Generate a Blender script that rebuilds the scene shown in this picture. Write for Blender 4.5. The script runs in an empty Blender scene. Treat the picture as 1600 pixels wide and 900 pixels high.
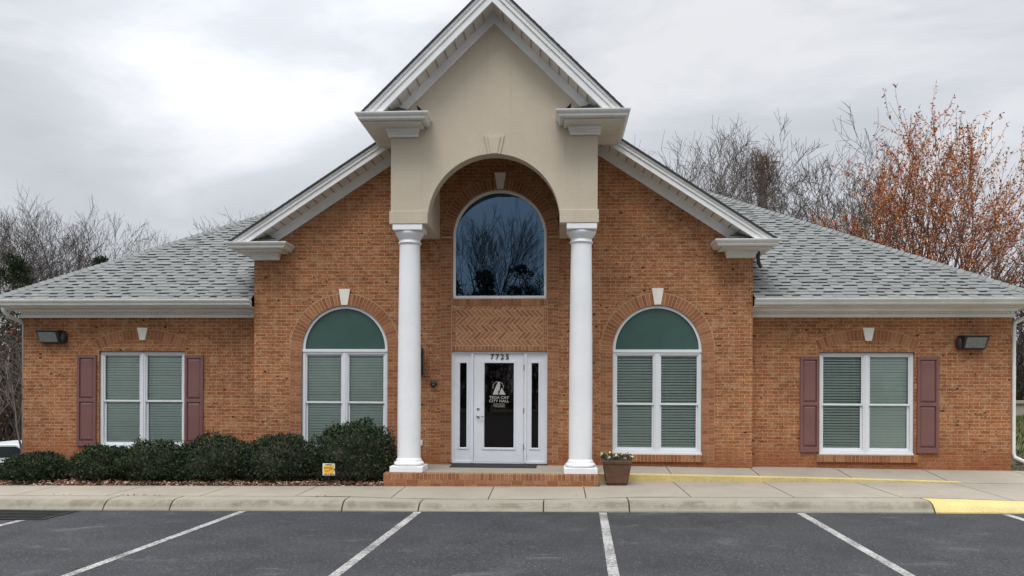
import bpy, bmesh, math, random
from mathutils import Vector, Matrix, noise
from mathutils.geometry import tessellate_polygon
R = math.radians
scene = bpy.context.scene
COL = scene.collection

# ------------------------------------------------------------------ camera
YAW = math.atan(70/1260.0); ROLL = 0.0042
cam_data = bpy.data.cameras.new("camera")
cam_data.sensor_width = 36.0
cam_data.lens = 36.0*1260/1600
cam_data.shift_y = 155/1600
cam_data.clip_start = 0.05; cam_data.clip_end = 3000
cam = bpy.data.objects.new("camera", cam_data); COL.objects.link(cam)
r0 = Vector((math.cos(YAW), math.sin(YAW), 0)); up0 = Vector((0, 0, 1))
fwd = Vector((-math.sin(YAW), math.cos(YAW), 0))
rgt = r0*math.cos(ROLL) + up0*math.sin(ROLL)
upv = rgt.cross(fwd)
cam.matrix_world = Matrix(((rgt.x, upv.x, -fwd.x, 1.115), (rgt.y, upv.y, -fwd.y, -15.5),
                           (rgt.z, upv.z, -fwd.z, 1.87), (0, 0, 0, 1)))
scene.camera = cam

# ------------------------------------------------------------------ sky, sun, exposure
SUN_EL, SUN_AZ = R(61), R(196)       # azimuth clockwise from +Y: high, in front of the facade
world = bpy.data.worlds.new("World"); scene.world = world
world.use_nodes = True
wn, wl = world.node_tree.nodes, world.node_tree.links
wn.clear()
wo = wn.new('ShaderNodeOutputWorld')
sky = wn.new('ShaderNodeTexSky'); sky.sky_type = 'NISHITA'; sky.sun_disc = False
sky.sun_elevation = SUN_EL; sky.sun_rotation = SUN_AZ
bg_sky = wn.new('ShaderNodeBackground'); bg_sky.inputs['Strength'].default_value = 0.08
wl.new(sky.outputs[0], bg_sky.inputs[0])
tc = wn.new('ShaderNodeTexCoord')
sepz = wn.new('ShaderNodeSeparateXYZ'); wl.new(tc.outputs['Generated'], sepz.inputs[0])
mp = wn.new('ShaderNodeMapping'); mp.inputs['Scale'].default_value = (1.0, 1.0, 2.9)
mp.inputs['Location'].default_value = (3.4, 1.9, 0.35)
wl.new(tc.outputs['Generated'], mp.inputs[0])
nz = wn.new('ShaderNodeTexNoise'); nz.inputs['Scale'].default_value = 2.7
nz.inputs['Detail'].default_value = 6; nz.inputs['Roughness'].default_value = 0.56
nz.inputs['Distortion'].default_value = 0.35
wl.new(mp.outputs[0], nz.inputs['Vector'])
cr = wn.new('ShaderNodeValToRGB')
cr.color_ramp.elements[0].position = 0.36; cr.color_ramp.elements[0].color = (0.60, 0.62, 0.66, 1)
cr.color_ramp.elements[1].position = 0.66; cr.color_ramp.elements[1].color = (0.86, 0.87, 0.90, 1)
e = cr.color_ramp.elements.new(0.50); e.color = (0.67, 0.695, 0.745, 1)
wl.new(nz.outputs['Fac'], cr.inputs[0])
# an overcast sky is brighter overhead than near the horizon
er = wn.new('ShaderNodeMapRange'); er.interpolation_type = 'SMOOTHSTEP'
er.inputs['From Min'].default_value = 0.40; er.inputs['From Max'].default_value = 0.95
er.inputs['To Min'].default_value = 1.0; er.inputs['To Max'].default_value = 4.2
wl.new(sepz.outputs['Z'], er.inputs['Value'])
# a thin bright patch in the cloud deck
dp = wn.new('ShaderNodeVectorMath'); dp.operation = 'DOT_PRODUCT'
bd = Vector((-0.34, 0.86, 0.50)).normalized(); dp.inputs[1].default_value = bd
wl.new(tc.outputs['Generated'], dp.inputs[0])
br = wn.new('ShaderNodeMapRange'); br.interpolation_type = 'SMOOTHSTEP'
br.inputs['From Min'].default_value = 0.95; br.inputs['From Max'].default_value = 1.0
br.inputs['To Min'].default_value = 1.0; br.inputs['To Max'].default_value = 1.35
wl.new(dp.outputs['Value'], br.inputs['Value'])
mm = wn.new('ShaderNodeMath'); mm.operation = 'MULTIPLY'
wl.new(er.outputs[0], mm.inputs[0]); wl.new(br.outputs[0], mm.inputs[1])
bg_cl = wn.new('ShaderNodeBackground')
wl.new(cr.outputs[0], bg_cl.inputs[0]); wl.new(mm.outputs[0], bg_cl.inputs['Strength'])
mx = wn.new('ShaderNodeMixShader'); mx.inputs[0].default_value = 0.93
wl.new(bg_sky.outputs[0], mx.inputs[1]); wl.new(bg_cl.outputs[0], mx.inputs[2])
wl.new(mx.outputs[0], wo.inputs[0])

sd = bpy.data.lights.new("sun", 'SUN'); sd.energy = 1.4; sd.angle = R(22); sd.color = (1.0, 0.97, 0.92)
sun = bpy.data.objects.new("sun", sd); COL.objects.link(sun)
sv = Vector((math.sin(SUN_AZ)*math.cos(SUN_EL), math.cos(SUN_AZ)*math.cos(SUN_EL), math.sin(SUN_EL)))
sun.rotation_euler = sv.to_track_quat('Z', 'Y').to_euler()
scene.view_settings.view_transform = 'Standard'; scene.view_settings.look = 'None'
scene.view_settings.exposure = 0.0; scene.view_settings.gamma = 1.0
scene.view_settings.use_curve_mapping = False

# ------------------------------------------------------------------ materials
def mat(name):
    m = bpy.data.materials.new(name); m.use_nodes = True
    nt = m.node_tree; b = nt.nodes['Principled BSDF']
    return m, nt.nodes, nt.links, b
def ramp(nodes, stops):
    c = nodes.new('ShaderNodeValToRGB'); els = c.color_ramp.elements
    for i, (p, col) in enumerate(stops):
        e = els[i] if i < 2 else els.new(p)
        e.position = p; e.color = (*col, 1) if len(col) == 3 else col
    return c
def noise_node(nodes, links, scale, detail=3, rough=0.5, vec=None, dist=0.0):
    n = nodes.new('ShaderNodeTexNoise'); n.inputs['Scale'].default_value = scale
    n.inputs['Detail'].default_value = detail; n.inputs['Roughness'].default_value = rough
    n.inputs['Distortion'].default_value = dist
    if vec: links.new(vec, n.inputs['Vector'])
    return n
def mixc(nodes, links, a, b, fac, mode='MIX'):
    m = nodes.new('ShaderNodeMix'); m.data_type = 'RGBA'; m.blend_type = mode
    for sock, v in ((m.inputs[0], fac), (m.inputs[6], a), (m.inputs[7], b)):
        if isinstance(v, (int, float)): sock.default_value = v
        elif isinstance(v, tuple): sock.default_value = (*v, 1)
        else: links.new(v, sock)
    return m.outputs[2]
def bump(nodes, links, h, bsdf, strength=0.3, dist=0.01):
    b = nodes.new('ShaderNodeBump'); b.inputs['Strength'].default_value = strength
    b.inputs['Distance'].default_value = dist
    links.new(h, b.inputs['Height']); links.new(b.outputs[0], bsdf.inputs['Normal'])
def objco(nodes):
    t = nodes.new('ShaderNodeNewGeometry'); return t.outputs['Position']
def mr(nodes, links, v, a, b, c=0.0, d=1.0, smooth=True):
    m = nodes.new('ShaderNodeMapRange')
    if smooth: m.interpolation_type = 'SMOOTHSTEP'
    m.inputs['From Min'].default_value = a; m.inputs['From Max'].default_value = b
    m.inputs['To Min'].default_value = c; m.inputs['To Max'].default_value = d
    links.new(v, m.inputs['Value']); return m.outputs[0]

def plain(name, col, rough=0.6, var=0.12, nscale=3.0, bumps=0.0, bscale=60, metallic=0.0, spec=0.5, grime=0.0):
    m, n, l, b = mat(name); p = objco(n)
    nn = noise_node(n, l, nscale, 5, 0.6, p)
    lo = tuple(c*(1-var) for c in col); hi = tuple(min(1, c*(1+var)) for c in col)
    c = ramp(n, [(0.3, lo), (0.7, hi)]); l.new(nn.outputs['Fac'], c.inputs[0])
    out = c.outputs[0]
    if grime:
        g = noise_node(n, l, 9, 6, 0.7, p, 0.6)
        f = mr(n, l, g.outputs['Fac'], 0.52, 0.75, 0, grime)
        out = mixc(n, l, out, tuple(x*0.45 for x in col), f)
    l.new(out, b.inputs['Base Color'])
    b.inputs['Roughness'].default_value = rough; b.inputs['Metallic'].default_value = metallic
    b.inputs['Specular IOR Level'].default_value = spec
    if bumps:
        n2 = noise_node(n, l, bscale, 4, 0.6, p); bump(n, l, n2.outputs['Fac'], b, bumps, 0.01)
    return m

def brick_wall_mat(name, c1, c2, mortar):
    m, n, l, b = mat(name)
    uv = n.new('ShaderNodeUVMap'); uv.uv_map = 'UVMap'
    # wobble the courses a little, as hand-laid tumbled brick
    wn_ = noise_node(n, l, 9.0, 2, 0.5, uv.outputs[0])
    sc = n.new('ShaderNodeVectorMath'); sc.operation = 'SCALE'; sc.inputs['Scale'].default_value = 0.006
    l.new(wn_.outputs['Color'], sc.inputs[0])
    ad = n.new('ShaderNodeVectorMath'); ad.operation = 'ADD'
    l.new(uv.outputs[0], ad.inputs[0]); l.new(sc.outputs[0], ad.inputs[1])
    br_ = n.new('ShaderNodeTexBrick')
    br_.inputs['Scale'].default_value = 1.0
    br_.inputs['Brick Width'].default_value = 0.2032; br_.inputs['Row Height'].default_value = 0.0677
    br_.inputs['Mortar Size'].default_value = 0.0048; br_.inputs['Mortar Smooth'].default_value = 0.25
    br_.inputs['Bias'].default_value = -0.15
    br_.inputs['Color1'].default_value = (*c1, 1); br_.inputs['Color2'].default_value = (*c2, 1)
    br_.inputs['Mortar'].default_value = (*mortar, 1)
    l.new(ad.outputs[0], br_.inputs['Vector'])
    # broad weathering and firing variation
    n1 = noise_node(n, l, 0.7, 5, 0.6, uv.outputs[0])
    f1 = mr(n, l, n1.outputs['Fac'], 0.3, 0.7, 0.80, 1.17)
    n2 = noise_node(n, l, 26, 4, 0.75, uv.outputs[0])
    f2 = mr(n, l, n2.outputs['Fac'], 0.28, 0.75, 0.58, 1.36)
    mu = n.new('ShaderNodeMath'); mu.operation = 'MULTIPLY'; l.new(f1, mu.inputs[0]); l.new(f2, mu.inputs[1])
    vm = n.new('ShaderNodeVectorMath'); vm.operation = 'SCALE'
    l.new(br_.outputs['Color'], vm.inputs[0]); l.new(mu.outputs[0], vm.inputs['Scale'])
    # tan smears of mortar on the brick faces
    n5 = noise_node(n, l, 6.0, 5, 0.7, uv.outputs[0])
    f5 = mr(n, l, n5.outputs['Fac'], 0.46, 0.70, 0, 0.50)
    smear = mixc(n, l, vm.outputs[0], tuple(0.95*x for x in mortar), f5)
    # dark iron spots
    mp_ = n.new('ShaderNodeMapping'); mp_.inputs['Scale'].default_value = (1, 1.7, 1)
    l.new(uv.outputs[0], mp_.inputs[0])
    def spots(scale, keep, r0, r1):
        wv = noise_node(n, l, 22, 3, 0.6, mp_.outputs[0]); sc2 = n.new('ShaderNodeVectorMath'); sc2.operation = 'SCALE'; sc2.inputs['Scale'].default_value = 0.07
        l.new(wv.outputs['Color'], sc2.inputs[0]); a2 = n.new('ShaderNodeVectorMath'); a2.operation = 'ADD'; l.new(mp_.outputs[0], a2.inputs[0]); l.new(sc2.outputs[0], a2.inputs[1])
        vo = n.new('ShaderNodeTexVoronoi'); vo.inputs['Scale'].default_value = scale; l.new(a2.outputs[0], vo.inputs['Vector'])
        se = n.new('ShaderNodeSeparateColor'); l.new(vo.outputs['Color'], se.inputs[0])
        k1 = mr(n, l, se.outputs[0], keep, keep+0.01, 0, 1); k2 = mr(n, l, vo.outputs['Distance'], r0, r1, 0.95, 0)
        m2 = n.new('ShaderNodeMath'); m2.operation = 'MULTIPLY'; l.new(k1, m2.inputs[0]); l.new(k2, m2.inputs[1]); return m2.outputs[0]
    s1, s2_ = spots(4.2, 0.66, 0.10, 0.17), spots(10.0, 0.80, 0.14, 0.24)
    m3 = n.new('ShaderNodeMath'); m3.operation = 'MAXIMUM'; l.new(s1, m3.inputs[0]); l.new(s2_, m3.inputs[1]); f3 = m3.outputs[0]
    n4 = noise_node(n, l, 34, 2, 0.6, mp_.outputs[0])
    f4 = mr(n, l, n4.outputs['Fac'], 0.63, 0.72, 0, 0.60)
    mxx = n.new('ShaderNodeMath'); mxx.operation = 'MAXIMUM'; l.new(f3, mxx.inputs[0]); l.new(f4, mxx.inputs[1])
    out = mixc(n, l, smear, (0.035, 0.018, 0.012), mxx.outputs[0])
    # rain splash: red-brown clay stain near the ground, with a ragged upper edge
    gp_ = n.new('ShaderNodeSeparateXYZ'); l.new(objco(n), gp_.inputs[0])
    n6 = noise_node(n, l, 1.6, 5, 0.65, uv.outputs[0])
    hz = n.new('ShaderNodeMath'); hz.operation = 'MULTIPLY_ADD'; l.new(n6.outputs['Fac'], hz.inputs[0]); hz.inputs[1].default_value = -0.9
    l.new(gp_.outputs['Z'], hz.inputs[2])
    out = mixc(n, l, out, (0.27, 0.085, 0.034), mr(n, l, hz.outputs[0], -0.10, 0.55, 0.62, 0))
    l.new(out, b.inputs['Base Color']); b.inputs['Roughness'].default_value = 0.9
    b.inputs['Specular IOR Level'].default_value = 0.25
    hh = n.new('ShaderNodeMath'); hh.operation = 'MULTIPLY_ADD'
    l.new(br_.outputs['Fac'], hh.inputs[0]); hh.inputs[1].default_value = -1.0
    l.new(f2, hh.inputs[2]); bump(n, l, hh.outputs[0], b, 0.75, 0.008)
    return m
BRICK_A, BRICK_B, MORTAR = (0.385, 0.152, 0.064), (0.245, 0.088, 0.038), (0.54, 0.37, 0.215)
M = {}
M['brick'] = brick_wall_mat('brick_wall', BRICK_A, BRICK_B, MORTAR)
def island_mat(name, stops, rough=0.85, spot=0.0, nscale=30, nlo=0.75, nhi=1.2, bumpy=0.3, spec=0.3, trans=0.0):
    m, n, l, b = mat(name); g = n.new('ShaderNodeNewGeometry')
    c = ramp(n, stops); l.new(g.outputs['Random Per Island'], c.inputs[0])
    nn = noise_node(n, l, nscale, 4, 0.7, g.outputs['Position'])
    f = mr(n, l, nn.outputs['Fac'], 0.3, 0.72, nlo, nhi)
    vm = n.new('ShaderNodeVectorMath'); vm.operation = 'SCALE'
    l.new(c.outputs[0], vm.inputs[0]); l.new(f, vm.inputs['Scale'])
    out = vm.outputs[0]
    if spot:
        n3 = noise_node(n, l, 13, 3, 0.7, g.outputs['Position'], 0.5)
        f3 = mr(n, l, n3.outputs['Fac'], 0.67, 0.72, 0, spot)
        out = mixc(n, l, out, (0.03, 0.016, 0.012), f3)
    l.new(out, b.inputs['Base Color']); b.inputs['Roughness'].default_value = rough
    b.inputs['Specular IOR Level'].default_value = spec
    if bumpy: bump(n, l, nn.outputs['Fac'], b, bumpy, 0.006)
    return m
M['brick_unit'] = island_mat('brick_units', [(0.0, (0.24, 0.090, 0.042)), (0.5, (0.31, 0.128, 0.060)), (1.0, (0.37, 0.168, 0.082))], spot=0.85)
M['brick_herring'] = island_mat('herringbone_bricks', [(0.0, (0.27, 0.10, 0.052)), (0.5, (0.36, 0.15, 0.075)), (1.0, (0.42, 0.20, 0.10))], spot=0.85)
M['mortar'] = plain('mortar', (0.46, 0.32, 0.18), 0.95, 0.15, 8, 0.3)
M['mortar_light'] = plain('mortar_light', (0.50, 0.39, 0.24), 0.95, 0.15, 8, 0.3)
def stucco():
    m, n, l, b = mat('stucco'); p = objco(n)
    c = ramp(n, [(0.3, (0.515, 0.445, 0.345)), (0.7, (0.590, 0.515, 0.402))]); n1 = noise_node(n, l, 1.0, 6, 0.65, p); l.new(n1.outputs['Fac'], c.inputs[0])
    mp_ = n.new('ShaderNodeMapping'); mp_.inputs['Scale'].default_value = (5.5, 5.5, 0.35); l.new(p, mp_.inputs[0])
    n2 = noise_node(n, l, 1.0, 5, 0.65, mp_.outputs[0])
    o_ = mixc(n, l, c.outputs[0], (0.36, 0.30, 0.22), mr(n, l, n2.outputs['Fac'], 0.52, 0.78, 0, 0.40))
    l.new(o_, b.inputs['Base Color']); b.inputs['Roughness'].default_value = 0.92; b.inputs['Specular IOR Level'].default_value = 0.2
    n3 = noise_node(n, l, 45, 5, 0.7, p); bump(n, l, n3.outputs['Fac'], b, 0.5, 0.012); return m
M['stucco'] = stucco()
M['white'] = plain('white_paint', (0.80, 0.81, 0.82), 0.5, 0.04, 2.0, grime=0.10)
M['door_white'] = plain('door_paint', (0.72, 0.745, 0.79), 0.42, 0.03, 3)
M['trim'] = plain('trim_paint', (0.80, 0.80, 0.785), 0.5, 0.06, 2.5, grime=0.20)
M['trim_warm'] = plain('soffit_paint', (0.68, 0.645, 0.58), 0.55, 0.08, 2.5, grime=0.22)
M['gutter'] = plain('gutter_metal', (0.68, 0.68, 0.65), 0.35, 0.08, 2.0, grime=0.35, spec=0.6)
M['drip'] = plain('dark_drip_edge', (0.035, 0.034, 0.034), 0.8)
M['vent'] = plain('soffit_vent', (0.33, 0.30, 0.26), 0.8)
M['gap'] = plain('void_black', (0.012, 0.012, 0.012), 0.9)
M['keystone'] = plain('keystone_limestone', (0.74, 0.72, 0.64), 0.8, 0.08, 9, 0.2)
M['frame'] = plain('window_vinyl', (0.70, 0.72, 0.745), 0.4, 0.03, 4)
M['shutter'] = plain('shutter_paint', (0.172, 0.079, 0.072), 0.5, 0.10, 2.0)
M['slat'] = plain('blind_slats', (0.83, 0.93, 0.86), 0.55, 0.05, 3)
M['blind_back'] = plain('room_dark', (0.03, 0.04, 0.04), 0.9)
M['steel'] = plain('brushed_steel', (0.45, 0.45, 0.45), 0.25, 0.1, 8, metallic=1.0)
M['bronze'] = plain('bronze_housing', (0.035, 0.028, 0.024), 0.5, 0.15, 6)
M['black'] = plain('black_paint', (0.018, 0.018, 0.020), 0.5)
M['rubber'] = plain('rubber_mat', (0.016, 0.017, 0.020), 0.85, 0.2, 20, 0.5, 200)
M['terracotta'] = plain('terracotta_pot', (0.125, 0.060, 0.036), 0.7, 0.35, 7, 0.2, 60, grime=0.4)
M['bark'] = plain('bark_grey', (0.115, 0.098, 0.085), 0.95, 0.3, 4)
M['bark_dark'] = plain('bark_dark', (0.062, 0.050, 0.043), 0.95, 0.3, 4)
M['bark_red'] = plain('bark_red', (0.13, 0.075, 0.058), 0.95, 0.3, 4)
M['bark_light'] = plain('bark_smooth', (0.24, 0.21, 0.175), 0.9, 0.25, 6)
M['soil'] = plain('soil', (0.06, 0.04, 0.028), 0.95, 0.4, 12, 0.6, 40)
M['leaf_shrub'] = island_mat('shrub_leaves', [(0.0, (0.008, 0.017, 0.008)), (0.45, (0.018, 0.034, 0.013)), (0.8, (0.038, 0.062, 0.020)), (1.0, (0.10, 0.12, 0.05))], rough=0.55, bumpy=0, spec=0.28)
M['leaf_orange'] = island_mat('rust_leaves', [(0.0, (0.30, 0.080, 0.042)), (0.45, (0.50, 0.165, 0.065)), (0.8, (0.62, 0.29, 0.095)), (1.0, (0.42, 0.24, 0.09))], rough=0.7, bumpy=0)
M['leaf_rust'] = island_mat('brown_leaves', [(0.0, (0.07, 0.028, 0.018)), (0.5, (0.14, 0.055, 0.028)), (1.0, (0.10, 0.07, 0.03))], rough=0.8, bumpy=0)
M['leaf_cedar'] = island_mat('cedar_leaves', [(0.0, (0.014, 0.024, 0.012)), (0.6, (0.035, 0.050, 0.022)), (1.0, (0.07, 0.08, 0.035))], rough=0.7, bumpy=0)
M['leaf_litter'] = island_mat('leaf_litter', [(0.0, (0.15, 0.06, 0.04)), (0.4, (0.32, 0.15, 0.10)), (0.75, (0.52, 0.33, 0.24)), (1.0, (0.62, 0.50, 0.40))], rough=0.8, bumpy=0)
M['flower'] = island_mat('pansy_petals', [(0.0, (0.62, 0.52, 0.26)), (0.55, (0.66, 0.60, 0.46)), (1.0, (0.26, 0.10, 0.13))], rough=0.7, bumpy=0)
M['leaf_pot'] = island_mat('pot_leaves', [(0.0, (0.02, 0.03, 0.015)), (1.0, (0.07, 0.09, 0.04))], rough=0.6, bumpy=0)
M['shingle'] = island_mat('shingle_granules', [(0.0, (0.170, 0.176, 0.170)), (0.5, (0.192, 0.198, 0.191)), (1.0, (0.216, 0.222, 0.213))], rough=0.95, nscale=140, nlo=0.72, nhi=1.25, spec=0.15)
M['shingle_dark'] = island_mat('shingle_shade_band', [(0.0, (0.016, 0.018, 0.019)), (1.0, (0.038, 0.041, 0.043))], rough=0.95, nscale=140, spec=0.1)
M['glass_ts'] = None

def glass_mat(name, tint, gcol, base_fac, rough=0.02):
    m, n, l, b = mat(name); n.remove(b)
    o = n['Material Output']
    t = n.new('ShaderNodeBsdfTransparent'); t.inputs[0].default_value = (*tint, 1)
    g = n.new('ShaderNodeBsdfGlossy'); g.inputs[0].default_value = (*gcol, 1); g.inputs['Roughness'].default_value = rough
    fr = n.new('ShaderNodeFresnel'); fr.inputs[0].default_value = 1.5
    ad = n.new('ShaderNodeMath'); ad.operation = 'ADD'; ad.use_clamp = True; ad.inputs[1].default_value = base_fac
    l.new(fr.outputs[0], ad.inputs[0])
    mx_ = n.new('ShaderNodeMixShader'); l.new(ad.outputs[0], mx_.inputs[0])
    l.new(t.outputs[0], mx_.inputs[1]); l.new(g.outputs[0], mx_.inputs[2]); l.new(mx_.outputs[0], o.inputs[0])
    return m
M['glass'] = glass_mat('window_glass', (0.97, 1.0, 0.98), (0.9, 0.95, 1.0), 0.0)
M['glass_dark'] = glass_mat('door_glass', (0.06, 0.05, 0.05), (0.9, 0.8, 0.78), 0.03)
M['glass_blue'] = glass_mat('upper_glass', (0.02, 0.03, 0.04), (0.42, 0.68, 1.0), 0.13, 0.0)
def teal():
    m, n, l, b = mat('teal_transom'); p = objco(n)
    nn = noise_node(n, l, 2.2, 4, 0.6, p)
    c = ramp(n, [(0.3, (0.042, 0.088, 0.074)), (0.7, (0.052, 0.102, 0.088))]); l.new(nn.outputs['Fac'], c.inputs[0])
    l.new(c.outputs[0], b.inputs['Base Color']); b.inputs['Roughness'].default_value = 0.12
    b.inputs['Specular IOR Level'].default_value = 0.5
    return m
M['teal'] = teal()
M['lamp_glass'] = plain('lamp_lens', (0.17, 0.185, 0.18), 0.25, 0.2, 14, 0.4, 30)
def asphalt():
    m, n, l, b = mat('asphalt'); p = objco(n)
    n1 = noise_node(n, l, 1.1, 6, 0.62, p, 0.3); n2 = noise_node(n, l, 38, 4, 0.8, p)
    mpg = n.new('ShaderNodeMapping'); mpg.inputs['Scale'].default_value = (0.8, 1.15, 1); l.new(p, mpg.inputs[0])
    n3 = noise_node(n, l, 1.6, 5, 0.6, mpg.outputs[0], 0.5)
    c = ramp(n, [(0.3, (0.021, 0.022, 0.024)), (0.7, (0.039, 0.0405, 0.0435))]); l.new(n1.outputs['Fac'], c.inputs[0])
    sp = mr(n, l, n2.outputs['Fac'], 0.33, 0.70, 0.35, 1.9)
    vm = n.new('ShaderNodeVectorMath'); vm.operation = 'SCALE'; l.new(c.outputs[0], vm.inputs[0]); l.new(sp, vm.inputs['Scale'])
    # pale scuffs where tyres stop, dark oil, light grit
    f3 = mr(n, l, n3.outputs['Fac'], 0.57, 0.76, 0, 0.45)
    o1 = mixc(n, l, vm.outputs[0], (0.15, 0.145, 0.14), f3)
    n4 = noise_node(n, l, 0.9, 3, 0.5, mpg.outputs[0], 0.2)
    f4 = mr(n, l, n4.outputs['Fac'], 0.58, 0.72, 0, 0.5)
    o2 = mixc(n, l, o1, (0.022, 0.022, 0.024), f4)
    v = n.new('ShaderNodeTexVoronoi'); v.inputs['Scale'].default_value = 30; l.new(p, v.inputs['Vector'])
    vc = n.new('ShaderNodeSeparateColor'); l.new(v.outputs['Color'], vc.inputs[0])
    a = mr(n, l, vc.outputs[0], 0.80, 0.84, 0, 1); bb = mr(n, l, v.outputs['Distance'], 0.22, 0.32, 0.8, 0)
    mu = n.new('ShaderNodeMath'); mu.operation = 'MULTIPLY'; l.new(a, mu.inputs[0]); l.new(bb, mu.inputs[1])
    o3 = mixc(n, l, o2, (0.15, 0.145, 0.14), mu.outputs[0])
    l.new(o3, b.inputs['Base Color']); b.inputs['Roughness'].default_value = 0.8
    b.inputs['Specular IOR Level'].default_value = 0.35
    n5 = noise_node(n, l, 110, 4, 0.7, p); bump(n, l, n5.outputs['Fac'], b, 0.5, 0.008)
    return m
M['asphalt'] = asphalt()
def concrete(name, col, stain=(0.20, 0.17, 0.115), amt=0.35, streak=0.0):
    m, n, l, b = mat(name); p = objco(n)
    n1 = noise_node(n, l, 0.9, 6, 0.6, p, 0.2); n2 = noise_node(n, l, 70, 3, 0.7, p)
    c = ramp(n, [(0.3, tuple(x*0.88 for x in col)), (0.7, tuple(x*1.10 for x in col))]); l.new(n1.outputs['Fac'], c.inputs[0])
    sp = mr(n, l, n2.outputs['Fac'], 0.3, 0.75, 0.88, 1.12)
    vm = n.new('ShaderNodeVectorMath'); vm.operation = 'SCALE'; l.new(c.outputs[0], vm.inputs[0]); l.new(sp, vm.inputs['Scale'])
    n3 = noise_node(n, l, 4.0, 6, 0.7, p, 0.5)
    out = mixc(n, l, vm.outputs[0], stain, mr(n, l, n3.outputs['Fac'], 0.50, 0.75, 0, amt))
    if streak:   # dirt band along the kerb's bend
        sp_ = n.new('ShaderNodeSeparateXYZ'); l.new(p, sp_.inputs[0])
        f = mr(n, l, sp_.outputs['Y'], -3.34, -3.29, 0.2, 1); f2 = mr(n, l, sp_.outputs['Y'], -3.24, -3.10, 1, 0)
        mn = n.new('ShaderNodeMath'); mn.operation = 'MINIMUM'; l.new(f, mn.inputs[0]); l.new(f2, mn.inputs[1])
        n6 = noise_node(n, l, 2.4, 6, 0.7, p, 0.4); f6 = mr(n, l, n6.outputs['Fac'], 0.38, 0.64, 0.15, streak)
        mu = n.new('ShaderNodeMath'); mu.operation = 'MULTIPLY'; l.new(mn.outputs[0], mu.inputs[0]); l.new(f6, mu.inputs[1])
        out = mixc(n, l, out, (0.125, 0.108, 0.075), mu.outputs[0])
    l.new(out, b.inputs['Base Color']); b.inputs['Roughness'].default_value = 0.9
    b.inputs['Specular IOR Level'].default_value = 0.25
    bump(n, l, n2.outputs['Fac'], b, 0.25, 0.004)
    return m
M['concrete'] = concrete('concrete_walk', (0.325, 0.292, 0.235))
M['kerb'] = concrete('concrete_kerb', (0.305, 0.278, 0.222), stain=(0.19, 0.17, 0.13), amt=0.45, streak=0.75)
M['joint'] = plain('joint_dirt', (0.05, 0.043, 0.032), 0.95)
def painted(name, col, under, lo=0.60, hi=0.68):
    m, n, l, b = mat(name); p = objco(n)
    n1 = noise_node(n, l, 3, 4, 0.6, p)
    c = ramp(n, [(0.3, tuple(x*0.88 for x in col)), (0.7, tuple(min(1, x*1.08) for x in col))]); l.new(n1.outputs['Fac'], c.inputs[0])
    n2 = noise_node(n, l, 34, 6, 0.8, p)
    n3 = noise_node(n, l, 1.7, 3, 0.6, p)
    ad = n.new('ShaderNodeMath'); ad.operation = 'MULTIPLY_ADD'; l.new(n3.outputs['Fac'], ad.inputs[0]); ad.inputs[1].default_value = 0.35
    l.new(n2.outputs['Fac'], ad.inputs[2])
    out = mixc(n, l, c.outputs[0], under, mr(n, l, ad.outputs[0], lo+0.16, hi+0.16))
    l.new(out, b.inputs['Base Color']); b.inputs['Roughness'].default_value = 0.7
    bump(n, l, n2.outputs['Fac'], b, 0.2, 0.003)
    return m
M['white_line'] = painted('white_line_paint', (0.47, 0.46, 0.43), (0.07, 0.07, 0.07), 0.40, 0.64)
M['yellow'] = painted('yellow_paint', (0.60, 0.48, 0.18), (0.36, 0.29, 0.15), 0.46, 0.72)
def ground_mat():
    m, n, l, b = mat('ground_cover'); p = objco(n)
    n1 = noise_node(n, l, 0.35, 5, 0.6, p); n2 = noise_node(n, l, 9, 5, 0.75, p)
    c = ramp(n, [(0.40, (0.075, 0.048, 0.034)), (0.55, (0.085, 0.095, 0.035)), (0.7, (0.13, 0.12, 0.06))]); l.new(n1.outputs['Fac'], c.inputs[0])
    f = mr(n, l, n2.outputs['Fac'], 0.3, 0.7, 0.55, 1.4)
    vm = n.new('ShaderNodeVectorMath'); vm.operation = 'SCALE'; l.new(c.outputs[0], vm.inputs[0]); l.new(f, vm.inputs['Scale'])
    l.new(vm.outputs[0], b.inputs['Base Color']); b.inputs['Roughness'].default_value = 0.95
    bump(n, l, n2.outputs['Fac'], b, 0.6, 0.05)
    return m
M['ground'] = ground_mat()
M['mulch'] = island_mat('mulch_chips', [(0.0, (0.05, 0.03, 0.022)), (0.6, (0.10, 0.055, 0.036)), (1.0, (0.17, 0.10, 0.065))])
M['grass'] = island_mat('grass_blades', [(0.0, (0.05, 0.085, 0.02)), (0.6, (0.10, 0.13, 0.035)), (1.0, (0.20, 0.18, 0.08))], bumpy=0)
M['car_paint'] = plain('car_white', (0.66, 0.70, 0.76), 0.25, 0.02, 3, spec=0.6)
M['tyre'] = plain('tyre_rubber', (0.02, 0.02, 0.02), 0.8)
M['car_glass'] = plain('car_glass', (0.02, 0.025, 0.03), 0.08, 0.1, 3)
M['sign_yellow'] = plain('sign_yellow', (0.85, 0.46, 0.04), 0.4, 0.08, 8)
M['sign_white'] = plain('sign_white', (0.78, 0.76, 0.68), 0.5)
M['sign_ink'] = plain('sign_ink', (0.10, 0.07, 0.03), 0.5)
M['vinyl_white'] = plain('vinyl_lettering', (0.46, 0.44, 0.42), 0.6)
M['vinyl_grey'] = plain('vinyl_faded', (0.27, 0.25, 0.24), 0.6)
M['iron'] = plain('cast_iron', (0.035, 0.034, 0.032), 0.7, 0.3, 12, 0.3, 60, metallic=0.4)

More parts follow.
